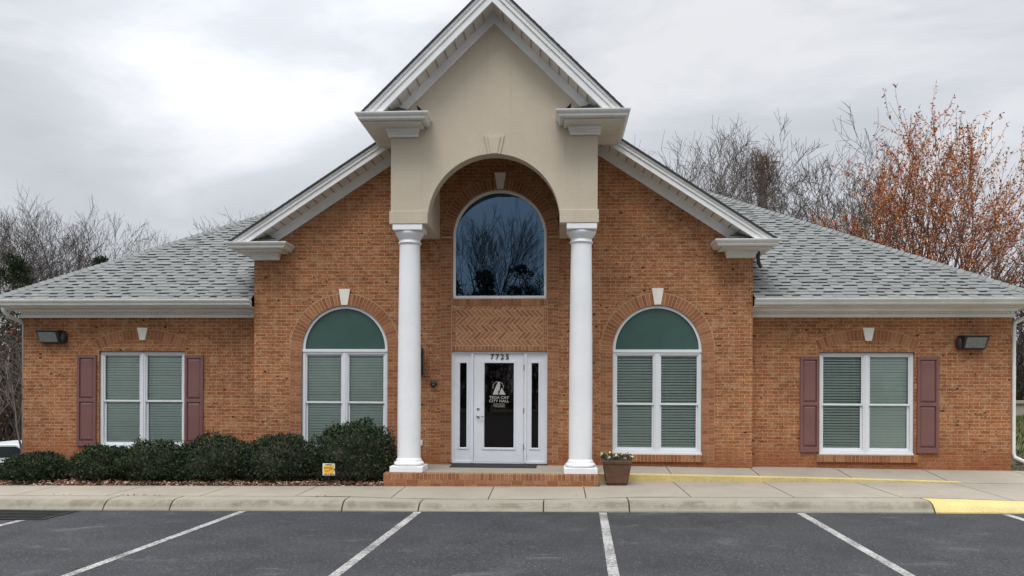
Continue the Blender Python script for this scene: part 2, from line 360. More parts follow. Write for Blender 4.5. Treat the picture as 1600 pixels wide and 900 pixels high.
# ------------------------------------------------------------------ mesh helpers
def wloc(o):
    v = Vector((0, 0, 0))
    while o: v += o.location; o = o.parent
    return v
class MB:
    def __init__(s): s.v = []; s.f = []; s.uv = []; s.mi = []
    def face(s, pts, uvs=None, mi=0):
        i = len(s.v); s.v += [tuple(p) for p in pts]; s.f.append(tuple(range(i, i+len(pts))))
        if uvs is None:
            a = Vector(pts[0]); nn = Vector((0, 0, 0))
            for k in range(1, len(pts)-1): nn += (Vector(pts[k])-a).cross(Vector(pts[k+1])-a)
            ax = max(range(3), key=lambda q: abs(nn[q]))
            uvs = [((p[0], p[2]) if ax == 1 else (p[1], p[2]) if ax == 0 else (p[0], p[1])) for p in pts]
        s.uv.append(uvs); s.mi.append(mi)
    def box(s, x0, x1, y0, y1, z0, z1, mi=0):
        c = [(x, y, z) for z in (z0, z1) for y in (y0, y1) for x in (x0, x1)]
        s.hexa([c[0], c[1], c[3], c[2]], [c[4], c[5], c[7], c[6]], mi)
    def hexa(s, b, t, mi=0):      # bottom ring, top ring: shared vertices so that it is one island
        s.prism(b, t, mi)
    def prism(s, a, b, mi=0, caps=True, uvf=None):
        n = len(a); i = len(s.v); s.v += [tuple(p) for p in a]+[tuple(p) for p in b]
        def add(idx):
            pts = [s.v[k] for k in idx]; q = Vector(pts[0]); nn = Vector((0, 0, 0))
            for k in range(1, len(pts)-1): nn += (Vector(pts[k])-q).cross(Vector(pts[k+1])-q)
            ax = max(range(3), key=lambda q_: abs(nn[q_]))
            s.f.append(tuple(idx)); s.mi.append(mi)
            s.uv.append([((p[0], p[2]) if ax == 1 else (p[1], p[2]) if ax == 0 else (p[0], p[1])) for p in pts])
        for k in range(n):
            k2 = (k+1) % n; add([i+k, i+k2, i+n+k2, i+n+k])
        if caps: add([i+k for k in reversed(range(n))]); add([i+n+k for k in range(n)])
    def plate(s, outer, holes, y0, y1, mi=0, uvf=None):    # outline in XZ, thickness along Y
        loops = [outer]+holes
        flat = [p for L in loops for p in L]
        tris = tessellate_polygon([[Vector((p[0], p[1], 0)) for p in L] for L in loops])
        i = len(s.v); n = len(flat)
        s.v += [(p[0], y0, p[1]) for p in flat]+[(p[0], y1, p[1]) for p in flat]
        for t in tris:
            a, b, c = [flat[k] for k in t]
            cr_ = (b[0]-a[0])*(c[1]-a[1])-(b[1]-a[1])*(c[0]-a[0])
            if abs(cr_) < 1e-12: continue
            if cr_ < 0: t = t[::-1]
            uvs = [flat[k] for k in t]
            s.f.append(tuple(i+k for k in t)); s.uv.append(uvs); s.mi.append(mi)
            s.f.append(tuple(i+n+k for k in t[::-1])); s.uv.append(uvs[::-1]); s.mi.append(mi)
        o = 0
        for L in loops:
            m_ = len(L)
            for k in range(m_):
                a, b = o+k, o+(k+1) % m_
                s.f.append((i+a, i+b, i+n+b, i+n+a)); s.mi.append(mi)
                pa, pb = flat[a], flat[b]
                if abs(pa[0]-pb[0]) > abs(pa[1]-pb[1]):
                    s.uv.append([(pa[0], y0), (pb[0], y0), (pb[0], y1), (pa[0], y1)])
                else: s.uv.append([(y0, pa[1]), (y0, pb[1]), (y1, pb[1]), (y1, pa[1])])
            o += m_
    def tube(s, pts, rad, seg=6, mi=0, caps=True):
        rs = rad if isinstance(rad, (list, tuple)) else [rad]*len(pts)
        P = [Vector(p) for p in pts]; base = len(s.v); prev = None
        for k, p in enumerate(P):
            d = (P[min(k+1, len(P)-1)]-P[max(k-1, 0)])
            if d.length < 1e-9: d = Vector((0, 0, 1))
            d.normalize()
            if prev is None:
                a = d.orthogonal().normalized()
            else:
                a = prev-d*prev.dot(d)
                a = a.normalized() if a.length > 1e-6 else d.orthogonal().normalized()
            prev = a; b = d.cross(a)
            for j in range(seg):
                t = 2*math.pi*j/seg
                q = p+(a*math.cos(t)+b*math.sin(t))*rs[k]; s.v.append((q.x, q.y, q.z))
        for k in range(len(P)-1):
            for j in range(seg):
                j2 = (j+1) % seg
                s.f.append((base+k*seg+j, base+k*seg+j2, base+(k+1)*seg+j2, base+(k+1)*seg+j)); s.mi.append(mi)
                s.uv.append([(0, 0)]*4)
        if caps:
            s.f.append(tuple(base+j for j in reversed(range(seg)))); s.mi.append(mi); s.uv.append([(0, 0)]*seg)
            e_ = base+(len(P)-1)*seg
            s.f.append(tuple(e_+j for j in range(seg))); s.mi.append(mi); s.uv.append([(0, 0)]*seg)
    def lathe(s, cx, cy, prof, seg=48, mi=0):
        base = len(s.v)
        for r, z in prof:
            for j in range(seg):
                t = 2*math.pi*j/seg; s.v.append((cx+r*math.cos(t), cy+r*math.sin(t), z))
        for k in range(len(prof)-1):
            for j in range(seg):
                j2 = (j+1) % seg
                s.f.append((base+k*seg+j, base+k*seg+j2, base+(k+1)*seg+j2, base+(k+1)*seg+j)); s.mi.append(mi); s.uv.append([(0, 0)]*4)
        for st, rev in ((base, True), (base+(len(prof)-1)*seg, False)):
            i = len(s.v); s.v += [s.v[st+j] for j in range(seg)]
            s.f.append(tuple(i+j for j in (reversed(range(seg)) if rev else range(seg)))); s.mi.append(mi); s.uv.append([(0, 0)]*seg)
    def sweep(s, prof, path, mi=0):
        # prof: (outward, z) polygon; path: XY points, outward = right-hand side of travel; mitred
        P = [Vector((p[0], p[1])) for p in path]; rings = []
        for k, p in enumerate(P):
            d0 = (P[k]-P[k-1]).normalized() if k > 0 else None
            d1 = (P[k+1]-P[k]).normalized() if k < len(P)-1 else None
            n0 = Vector((d0.y, -d0.x)) if d0 else None; n1 = Vector((d1.y, -d1.x)) if d1 else None
            if n0 and n1:
                n_ = (n0+n1).normalized(); n_ = n_/max(0.3, n_.dot(n1))
            else: n_ = n0 or n1
            rings.append([(p.x+n_.x*o, p.y+n_.y*o, z) for o, z in prof])
        m_ = len(prof); i = len(s.v)
        for r_ in rings: s.v += r_
        def add(idx):
            pts = [s.v[q] for q in idx]; s.f.append(tuple(idx)); s.mi.append(mi); s.uv.append([(p[0]+p[1], p[2]) for p in pts])
        for k in range(len(P)-1):
            for j in range(m_):
                j2 = (j+1) % m_; add([i+k*m_+j, i+k*m_+j2, i+(k+1)*m_+j2, i+(k+1)*m_+j])
        add([i+j for j in reversed(range(m_))]); add([i+(len(P)-1)*m_+j for j in range(m_)])
    def build(s, name, mats, parent=None, smooth=False, fixn=True, kind=None, label=None, bevel=0.0):
        me = bpy.data.meshes.new(name)
        off = wloc(parent) if parent else getattr(s, 'origin', Vector((0, 0, 0)))
        me.from_pydata([(v[0]-off.x, v[1]-off.y, v[2]-off.z) for v in s.v], [], s.f)
        uvl = me.uv_layers.new(name='UVMap')
        flat = []
        for u in s.uv:
            for q in u: flat += [q[0], q[1]]
        uvl.data.foreach_set('uv', flat)
        me.polygons.foreach_set('material_index', s.mi)
        for m_ in (mats if isinstance(mats, (list, tuple)) else [mats]): me.materials.append(M[m_])
        if fixn:
            bm = bmesh.new(); bm.from_mesh(me); bmesh.ops.recalc_face_normals(bm, faces=bm.faces); bm.to_mesh(me); bm.free()
        if smooth: me.polygons.foreach_set('use_smooth', [True]*len(me.polygons))
        me.update()
        o = bpy.data.objects.new(name, me); COL.objects.link(o)
        if parent: o.parent = parent
        else: o.location = off
        if kind: o['kind'] = kind
        if label: o['label'] = label
        if bevel:
            bv = o.modifiers.new('bevel', 'BEVEL'); bv.width = bevel; bv.segments = 2; bv.limit_method = 'ANGLE'
        return o
def thing(name, label, cat, loc, group=None):
    o = bpy.data.objects.new(name, None); COL.objects.link(o); o.location = loc
    o.empty_display_size = 0.2
    o['label'] = label; o['category'] = cat
    if group: o['group'] = group
    return o
def tag(o, label, cat, group=None):
    o['label'] = label; o['category'] = cat
    if group: o['group'] = group
    return o
def gz(x):            # the car park and kerb fall gently to the left
    return 0.0093*(max(-12, min(12, x))-1.73)
def lerp(a, b, t): return a+(b-a)*t
def arc(cx, cz, r, a0, a1, n): return [(cx+r*math.cos(lerp(a0, a1, k/n)), cz+r*math.sin(lerp(a0, a1, k/n))) for k in range(n+1)]
def arched(xc, hw, z0, zs, n=32):     # outline of a round-headed opening, counter-clockwise
    return [(xc-hw, z0), (xc+hw, z0)]+arc(xc, zs, hw, 0, math.pi, n)
def rect(x0, x1, z0, z1): return [(x0, z0), (x1, z0), (x1, z1), (x0, z1)]

# ------------------------------------------------------------------ ground, car park, kerb, pavement
def ground_h(x, y):
    h = 0.06
    if y < -1.5: return -0.55
    tl = max(0, min(1, (-9.9-x)/2.0))
    h -= tl*(0.15+0.25*max(0, min(5, y-0.5)))
    tr = max(0, min(1, (x-9.9)/1.5))
    if tr > 0: h += tr*0.20+0.045*max(0, y-1)*tr if y < 14 else tr*(0.78+0.05*(y-14))
    if y < -0.9: h = lerp(-0.55, h, max(0, min(1, (y+1.5)/0.6)))
    return h
xs = [-400, -150, -80, -50, -35, -25, -20, -16, -14, -12.5, -11.5, -10.7, -9.9, -9, -5, 0, 5, 9, 9.9, 10.7, 11.5, 12.5, 14, 16, 20, 25, 35, 50, 80, 150, 400]
ys = [-400, -150, -60, -30, -10, -1.5, -0.9, 0, 1, 2, 3, 4, 5.5, 7, 10, 14, 20, 30, 50, 90, 180, 500]
g = MB(); idx = {}
for j, y in enumerate(ys):
    for i, x in enumerate(xs):
        idx[i, j] = len(g.v); g.v.append((x, y, min(ground_h(x, y), 6)))
for j in range(len(ys)-1):
    for i in range(len(xs)-1):
        g.f.append((idx[i, j], idx[i+1, j], idx[i+1, j+1], idx[i, j+1])); g.uv.append([(0, 0)]*4); g.mi.append(0)
g.build('ground', 'ground', kind='structure')
FOOT = -3.35
def strip(mb, x0, x1, prof, zf, nseg=None, mi=0, n=None):
    n = n or max(1, int(abs(x1-x0)/1.0))
    for k in range(n):
        a, b = lerp(x0, x1, k/n), lerp(x0, x1, (k+1)/n)
        for q in range(len(prof)-1):
            (ya, za), (yb, zb) = prof[q], prof[q+1]
            mb.face([(a, ya, zf(a, za)), (b, ya, zf(b, za)), (b, yb, zf(b, zb)), (a, yb, zf(a, zb))], mi=mi)
lot = MB()
xs2 = [-60, -12, 12, 60]
for a, b in zip(xs2, xs2[1:]):
    lot.face([(a, -46, gz(a)), (b, -46, gz(b)), (b, FOOT+0.02, gz(b)), (a, FOOT+0.02, gz(a))])
lot.build('parking_lot', 'asphalt', kind='structure')
# kerb in cast sections with open joints
def kerb_h(x):
    if x > 6.66: return max(0.055, 0.155-0.030*(x-6.66))
    dip = max(0, min(1, (x+2.3)/1.5, (2.3-x)/1.2)); return 0.155-0.045*dip
KP = [(-3.35, 0.0), (-3.345, 0.02), (-3.325, 0.045), (-3.30, 0.075), (-3.27, 0.105), (-3.22, 0.135), (-3.16, 0.152), (-3.10, 0.158), (-2.86, 0.160)]
def kz(x, f):  return gz(x)+f/0.160*(kerb_h(x)+0.005)
kj = [-40, -30, -24, -18, -12.5, -9.0, -5.92, -4.86, -2.16, -0.98, 0.92, 2.21, 6.66]
k_ = MB()
for a, b in zip(kj, kj[1:]):
    a, b = a+0.011, b-0.011
    strip(k_, a, b, KP, kz)
    for xx in (a, b):
        k_.face([(xx, y, kz(xx, z)) for y, z in KP]+[(xx, -2.86, gz(xx)-0.1), (xx, -3.35, gz(xx)-0.1)])
k_.build('kerb', 'kerb', kind='structure', fixn=False)
ky = MB()
a0, b0 = 6.675, 40
YP = [(y, z) for y, z in KP]
strip(ky, a0, 12, YP, kz); strip(ky, 12, b0, YP, kz, n=3)
ky.face([(a0, y, kz(a0, z)) for y, z in YP]+[(a0, -2.86, -0.1), (a0, -3.35, -0.1)])
ky.build('painted_kerb', 'yellow', kind='structure', fixn=False)
jb = MB(); strip(jb, -40, 40, [(-3.345, -0.03), (-3.30, 0.03), (-3.2, 0.10), (-2.6, 0.135), (-1.5, 0.135)], lambda x, z: gz(x)+z*(kerb_h(x)/0.155), n=60)
jb.build('joint_bed', 'joint', kind='structure', fixn=False)
# pavement slabs
def walk_z(x, y):
    f0 = gz(x)+kerb_h(x)+0.008                       # at the kerb
    f1 = gz(x)+0.172 if x < 6.66 else gz(x)+0.172-0.012*min(4, x-6.66)
    return lerp(f0, f1, max(0, min(1, (y+2.85)/1.2)))
wj = [-40, -32, -24, -18, -13.9, -12.3, -10.75, -9.25, -7.72, -6.16, -4.60, -3.05, -1.50, 0.04, 1.58, 3.20, 4.78, 6.40, 8.05, 9.7, 11.4, 13.2, 18, 26, 40]
wk = MB()
def slab(mb, x0, x1, y0, y1, zf, th=0.06, ny=3):
    nx = max(1, int((x1-x0)/0.25)) if x1 < 14 else 3
    for i in range(nx):
        for j in range(ny):
            a, b = lerp(x0, x1, i/nx), lerp(x0, x1, (i+1)/nx); c, d = lerp(y0, y1, j/ny), lerp(y0, y1, (j+1)/ny)
            mb.face([(a, c, zf(a, c)), (b, c, zf(b, c)), (b, d, zf(b, d)), (a, d, zf(a, d))])
    for (p, q) in (((x0, y0), (x1, y0)), ((x1, y0), (x1, y1)), ((x1, y1), (x0, y1)), ((x0, y1), (x0, y0))):
        mb.face([(p[0], p[1], zf(*p)-th), (q[0], q[1], zf(*q)-th), (q[0], q[1], zf(*q)), (p[0], p[1], zf(*p))])
for a, b in zip(wj, wj[1:]):
    back = -1.60 if b < 1.9 else -0.90
    if a < 1.9 < b:                # the slab beside the porch step
        slab(wk, a+0.008, b-0.008, -2.845, -1.60, walk_z)
        slab(wk, 1.86, b-0.008, -1.598, -0.90, walk_z)
    else: slab(wk, a+0.008, b-0.008, -2.845, back, walk_z)
wk.build('sidewalk', 'concrete', kind='structure', fixn=False)
# raised ramp strip along the wall, from the porch down to the pavement
def ramp_z(x, y):
    base = walk_z(x, -0.9)+0.006
    top = base+lerp(0.125, 0.0, max(0, min(1, (x-1.86)/6.4)))
    wall = lerp(0.385, 0.325, max(0, min(1, (x-1.8)/7)))
    return lerp(top, wall, max(0, min(1, (y+0.9)/0.95)))
rp = MB()
for a, b in zip([1.86]+[j for j in wj if 3 < j < 13], [j for j in wj if 3 < j < 14]):
    slab(rp, a+0.008, b-0.008, -0.90, 0.32 if a > 4.5 else 0.0, ramp_z, 0.14 if a < 7 else 0.02, ny=4)
    if a < 4.86 < b: pass
rp.build('ramp_strip', 'concrete', kind='structure', fixn=False)
yl = MB()
n = 26
for k in range(n):
    a, b = lerp(1.87, 8.22, k/n), lerp(1.87, 8.22, (k+1)/n)
    za, zb = ramp_z(a, -0.9)+0.006, ramp_z(b, -0.9)+0.006
    wa, wb = walk_z(a, -0.9)+0.001, walk_z(b, -0.9)+0.001
    yl.face([(a, -0.905, wa), (b, -0.905, wb), (b, -0.905, zb), (a, -0.905, za)])
    ta, tb = lerp(0.16, 0.10, k/n), lerp(0.16, 0.10, (k+1)/n)
    yl.face([(a, -0.905, za), (b, -0.905, zb), (b, -0.9+tb, ramp_z(b, -0.9+tb)+0.006), (a, -0.9+ta, ramp_z(a, -0.9+ta)+0.006)])
yl.build('ramp_edge_paint', 'yellow', kind='structure', fixn=False)
# parking lines
for i, (xa, xb) in enumerate([(-9.6, -9.72), (-6.56, -6.70), (-3.68, -3.80), (-0.975, -1.095), (1.81, 1.69), (4.71, 4.59), (7.62, 7.47), (10.45, 10.3)]):
    L = MB(); y0, y1 = (-3.40, -9.4)
    if i == 1: y0 = -4.30
    if i == 0: y0 = -3.6
    if i == 6: y0 = -3.45
    n = 12
    for k in range(n):
        ya, yb = lerp(y0, y1, k/n), lerp(y0, y1, (k+1)/n)
        xa_, xb_ = lerp(xa, xb+ (xb-xa)*0.5, k/n), lerp(xa, xb+(xb-xa)*0.5, (k+1)/n); w = 0.056
        L.face([(xa_-w, ya, gz(xa_-w)+0.004), (xb_-w, yb, gz(xb_-w)+0.004), (xb_+w, yb, gz(xb_+w)+0.004), (xa_+w, ya, gz(xa_+w)+0.004)])
    L.build('parking_line', 'white_line', kind='structure', fixn=False)
# storm drain grate
sdn = thing('storm_drain', 'rectangular iron storm drain grate in the gutter at the foot of the kerb', 'storm drain', (-6.95, -3.85, gz(-6.95)))
q = MB(); zb = gz(-6.95)
q.box(-7.65, -6.30, -4.28, -3.42, zb-0.06, zb+0.003); q.build('pit_surface', 'gap', sdn)
q = MB()
for k in range(26):
    x = -7.62+k*0.052
    q.prism([(x, -4.25, zb+0.004), (x+0.018, -4.25, zb+0.004), (x+0.10+0.018, -3.46, zb+0.004), (x+0.10, -3.46, zb+0.004)],
            [(x, -4.25, zb+0.012), (x+0.018, -4.25, zb+0.012), (x+0.10+0.018, -3.46, zb+0.012), (x+0.10, -3.46, zb+0.012)])
for y in (-4.26, -4.0, -3.73, -3.46): q.box(-7.65, -6.28, y-0.015, y+0.015, zb+0.0125, zb+0.018)
for x in (-7.66, -6.29): q.box(x-0.02, x+0.02, -4.28, -3.43, zb+0.0125, zb+0.019)
q.build('grate', 'iron', sdn)
# mulch bed under the shrubs
def bed_z(x, y): return lerp(gz(x)+0.165, 0.24, max(0, min(1, (y+1.6)/1.9)))+0.02*noise.noise(Vector((x*2, y*2, 0)))
bd_ = MB()
nx, ny = 60, 10
for i in range(nx):
    for j in range(ny):
        a, b = lerp(-11.5, -1.94, i/nx), lerp(-11.5, -1.94, (i+1)/nx); c, d = lerp(-1.60, 0.35, j/ny), lerp(-1.60, 0.35, (j+1)/ny)
        if a < -9.8:
            z = lambda x, y: bed_z(x, y)-0.10*max(0, (-9.8-x))
        else: z = bed_z
        bd_.face([(a, c, z(a, c)), (b, c, z(b, c)), (b, d, z(b, d)), (a, d, z(a, d))])
bd_.build('mulch_bed', 'soil', kind='structure', fixn=False)

# ------------------------------------------------------------------ the building
B = thing('brick_building', 'one-storey orange brick hall with grey shingle roof, arched stucco portico and white columns', 'building', (0, 0, 0.3))
WIN_A = [(-3.015, 0.845), (3.025, 0.845)]         # centre, half width of the arched windows
AZ0, AZS = 0.60, 2.60
WW = [(-8.115, -6.345), (6.155, 7.935)]           # wing windows
WZ0, WZ1 = 0.60, 2.57
HW = 4.815; GP = 0.655; GA = 7.95                 # central block half width, gable pitch and apex (outer roof line)
# central wall with openings
mb = MB()
zt = GA-0.12
outer = [(-HW, 0.0), (HW, 0.0), (HW, zt-GP*HW), (0, zt), (-HW, zt-GP*HW)]
holes = [arched(c, h, AZ0, AZS)[::-1] for c, h in WIN_A]
holes += [rect(-0.925, 0.94, 0.30, 2.565)[::-1], arched(0.005, 0.91, 3.575, 4.77)[::-1]]
mb.plate(outer, holes, 0.0, 0.28)
for sx in (-1, 1):   # returns back to the wings
    x = sx*HW; mb.box(min(x, x-sx*0.28), max(x, x-sx*0.28), 0.281, 0.9, 0, zt-GP*HW)
mb.build('central_wall', 'brick', B)
for side, (x0, x1), (w0, w1) in (('l', (-9.705, -HW-0.0), WW[0]), ('r', (HW+0.0, 9.725), WW[1])):
    mb = MB(); mb.plate(rect(x0, x1, 0.0, 3.45), [rect(w0, w1, WZ0, WZ1)[::-1]], 0.30, 0.56)
    xe = x0 if side == 'l' else x1
    mb.box(*( (x0, x0+0.26) if side == 'l' else (x1-0.26, x1)), 0.561, 15.9, -1.0, 3.45)
    mb.build('wing_wall', 'brick', B)
mb = MB(); mb.box(-9.70, 9.72, 15.901, 16.1, -1, 3.45); mb.build('back_wall', 'brick', B)
mb = MB(); mb.box(-9.4, 9.4, 0.6, 15.8, 0.2, 0.28); mb.build('interior_floor', 'blind_back', B)
mb = MB(); mb.box(-9.4, 9.4, 2.6, 2.7, 0.3, 3.3); mb.build('interior_wall', 'blind_back', B)

# brick trim: rings of separate voussoirs, jamb strips, sills
def vous(mb, xc, zc, r_in, r_out, a0, a1, y0, y1, pitch=0.0715):
    n_ = max(1, round(abs(a1-a0)*(r_in+r_out)/2/pitch)); da = (a1-a0)/n_; gp = 0.0045/((r_in+r_out)/2)
    for k in range(n_):
        s_, e_ = a0+k*da+gp, a0+(k+1)*da-gp
        ri, ro = r_in+0.004, r_out-0.004
        pts = [(xc+ri*math.cos(s_), zc+ri*math.sin(s_)), (xc+ri*math.cos(e_), zc+ri*math.sin(e_)), (xc+ro*math.cos(e_), zc+ro*math.sin(e_)), (xc+ro*math.cos(s_), zc+ro*math.sin(s_))]
        mb.prism([(p[0], y0, p[1]) for p in pts], [(p[0], y1, p[1]) for p in pts])
def ring(mb, xc, zc, r_in, r_out, a0, a1, y0, y1, n=40, mi=0):
    out = arc(xc, zc, r_out, a0, a1, n)+arc(xc, zc, r_in, a1, a0, n); mb.plate(out, [], y0, y1, mi)
def jamb(mb, x0, x1, z0, z1, y0, y1):     # strip of headers and stretchers beside an opening
    z = z0; row = 0
    while z < z1-0.03:
        zz = min(z+0.0677, z1)
        if row % 2: mb.box(x0+0.004, x1-0.004, y0, y1, z+0.004, zz-0.004)
        else:
            xm = (x0+x1)/2; mb.box(x0+0.004, xm-0.004, y0, y1, z+0.004, zz-0.004); mb.box(xm+0.004, x1-0.004, y0, y1, z+0.004, zz-0.004)
        z = zz; row += 1
def rowlock(mb, x0, x1, z0, z1, y0, y1, pitch=0.0715):
    n_ = max(1, round((x1-x0)/pitch)); p = (x1-x0)/n_
    for k in range(n_): mb.box(x0+k*p+0.0055, x0+(k+1)*p-0.0055, y0, y1, z0+0.005, z1-0.005)
for c, h in WIN_A:
    mm_ = MB(); bb_ = MB()
    ring(mm_, c, AZS, h, h+0.235, 0, math.pi, -0.003, 0.05)
    vous(bb_, c, AZS, h, h+0.23, 0.0, math.pi, -0.0065, 0.04)
    for s_ in (-1, 1):
        xa, xb = sorted((c+s_*h, c+s_*(h+0.232)))
        mm_.box(xa, xb, -0.003, 0.05, 0.45, AZS-0.001); jamb(bb_, xa, xb, 0.45, AZS-0.002, -0.0065, 0.04)
    o = mm_.build('arch_mortar', 'mortar_light', B); bb_.build('arch_bricks', 'brick_unit', o)
    s2 = MB(); s2.box(c-h-0.03, c+h+0.03, -0.040, 0.1, 0.462, 0.598); so = s2.build('sill_mortar', 'mortar', B)
    s3 = MB(); rowlock(s3, c-h-0.035, c+h+0.035, 0.46, 0.60, -0.046, 0.09); s3.build('sill_bricks', 'brick_unit', so)
for w0, w1 in WW:
    xc = (w0+w1)/2; hwid = (w1-w0)/2; r_ = (hwid**2+0.20**2)/(2*0.20)+0.0; zc = WZ1+0.03+0.20-r_
    a_ = math.asin(hwid/r_)
    mm_ = MB(); bb_ = MB()
    ring(mm_, xc, zc, r_, r_+0.215, math.pi/2-a_, math.pi/2+a_, 0.297, 0.35); vous(bb_, xc, zc, r_, r_+0.21, math.pi/2-a_, math.pi/2+a_, 0.2935, 0.34)
    o = mm_.build('arch_mortar', 'mortar', B); bb_.build('arch_bricks', 'brick_unit', o)
    s2 = MB(); s2.box(w0-0.05, w1+0.05, 0.262, 0.4, 0.462, 0.598); so = s2.build('sill_mortar', 'mortar', B)
    s3 = MB(); rowlock(s3, w0-0.055, w1+0.055, 0.46, 0.60, 0.256, 0.39); s3.build('sill_bricks', 'brick_unit', so)
# upper window ring, jambs and the herringbone panel below it
mm_ = MB(); bb_ = MB()
ring(mm_, 0.005, 4.77, 0.91, 1.135, 0, math.pi, -0.003, 0.05); vous(bb_, 0.005, 4.77, 0.91, 1.13, 0, math.pi, -0.0065, 0.04)
for s_ in (-1, 1):
    xa, xb = sorted((0.005+s_*0.925, 0.005+s_*1.14))
    mm_.box(xa, xb, -0.003, 0.05, 0.42, 4.769); jamb(bb_, xa, xb, 0.42, 4.765, -0.0065, 0.04)
o = mm_.build('arch_mortar', 'mortar_light', B); bb_.build('arch_bricks', 'brick_unit', o)
hb = MB(); hb.box(-0.92, 0.93, -0.0032, 0.02, 2.567, 3.572)
hp = hb.build('herringbone_panel', 'mortar_light', B)
hh = MB(); rowlock(hh, -0.915, 0.93, 3.44, 3.572, -0.022, 0.015); rowlock(hh, -0.915, 0.93, 2.567, 2.665, -0.0075, 0.015)
jamb(hh, -0.915, -0.835, 2.67, 3.435, -0.0075, 0.015); jamb(hh, 0.85, 0.93, 2.67, 3.435, -0.0075, 0.015)
hh.build('border_bricks', 'brick_unit', hp)
bm = bmesh.new()
L_, W_, G_ = 0.205, 0.068, 0.015
rot = Matrix.Rotation(R(45), 4, 'Y')
def hb_brick(cx, cz, horiz):
    w, h = (L_-G_, W_-G_) if horiz else (W_-G_, L_-G_)
    vs = []
    for yy in (-0.0085, 0.01):
        for dx, dz in ((-w/2, -h/2), (w/2, -h/2), (w/2, h/2), (-w/2, h/2)):
            p = rot @ Vector((cx+dx, 0, cz+dz)); vs.append(bm.verts.new((p.x+0.01, yy, p.z+3.05)))
    for f in ((0, 1, 2, 3), (7, 6, 5, 4), (0, 4, 5, 1), (1, 5, 6, 2), (2, 6, 7, 3), (3, 7, 4, 0)): bm.faces.new([vs[k] for k in f])
# standard L-unit herringbone on a unit grid of brick widths (brick 1 x 3)
u = W_
for i in range(-16, 17):
    for j in range(-16, 17):
        # horizontal brick occupying cells (x..x+2, y) where x - y = 0 (mod 6); vertical brick follows it
        if (i-j) % 6 == 0: hb_brick((i+1.5)*u, (j+0.5)*u, True)
        if (i-j) % 6 == 3: hb_brick((i+0.5)*u, (j-2+1.5)*u, False)
for co, no in (((-0.83, 0, 0), (-1, 0, 0)), ((0.845, 0, 0), (1, 0, 0)), ((0, 0, 2.675), (0, 0, -1)), ((0, 0, 3.43), (0, 0, 1))):
    bmesh.ops.bisect_plane(bm, geom=bm.verts[:]+bm.edges[:]+bm.faces[:], plane_co=co, plane_no=no, clear_outer=True)
bmesh.ops.recalc_face_normals(bm, faces=bm.faces)
for v in bm.verts: v.co.z -= 0.3
me = bpy.data.meshes.new('herringbone_bricks'); bm.to_mesh(me); bm.free(); me.materials.append(M['brick_herring'])
o = bpy.data.objects.new('herringbone_bricks', me); COL.objects.link(o); o.parent = hp
# vertical control joints beside the entrance
def keystone(xc, z0, z1, wt, wb, y0, m='keystone', th=0.06):
    k = MB(); a = [(xc-wb/2, y0, z0), (xc+wb/2, y0, z0), (xc+wt/2, y0, z1), (xc-wt/2, y0, z1)]
    k.prism(a, [(p[0], y0+th, p[2]) for p in a]); return k.build('keystone', m, B, bevel=0.006)
for c, h in WIN_A: keystone(c, 3.452, 3.765, 0.225, 0.125, -0.038)
for w0, w1 in WW: keystone((w0+w1)/2+0.02, 2.785, 3.035, 0.215, 0.115, 0.262)
keystone(0.01, 5.69, 6.0, 0.225, 0.12, -0.038)

# ------------------------------------------------------------------ windows
def slats(mb, x0, x1, z0, z1, y, pitch=0.052, tilt=38):
    z = z1-0.03; d = 0.0255; c_, s_ = math.cos(R(tilt)), math.sin(R(tilt))
    rs = random.Random(int((x0+20)*1000)); sag = rs.uniform(-0.004, 0.004)
    while z > z0+0.01:
        c_, s_ = math.cos(R(tilt+rs.uniform(-3, 3))), math.sin(R(tilt+rs.uniform(-3, 3))); sg = sag+rs.uniform(-0.0015, 0.0015)
        a = [(x0, y-d*c_, z-d*s_), (x1, y-d*c_, z-d*s_+sg), (x1, y+d*c_, z+d*s_+sg), (x0, y+d*c_, z+d*s_)]
        mb.prism(a, [(p[0], p[1]-0.001, p[2]+0.003) for p in a]); z -= pitch
    mb.box(x0, x1, y-0.02, y+0.02, z0, z0+0.022)
    for fx in (0.18, 0.82): mb.box(lerp(x0, x1, fx)-0.002, lerp(x0, x1, fx)+0.002, y-0.026, y-0.0245, z0, z1)
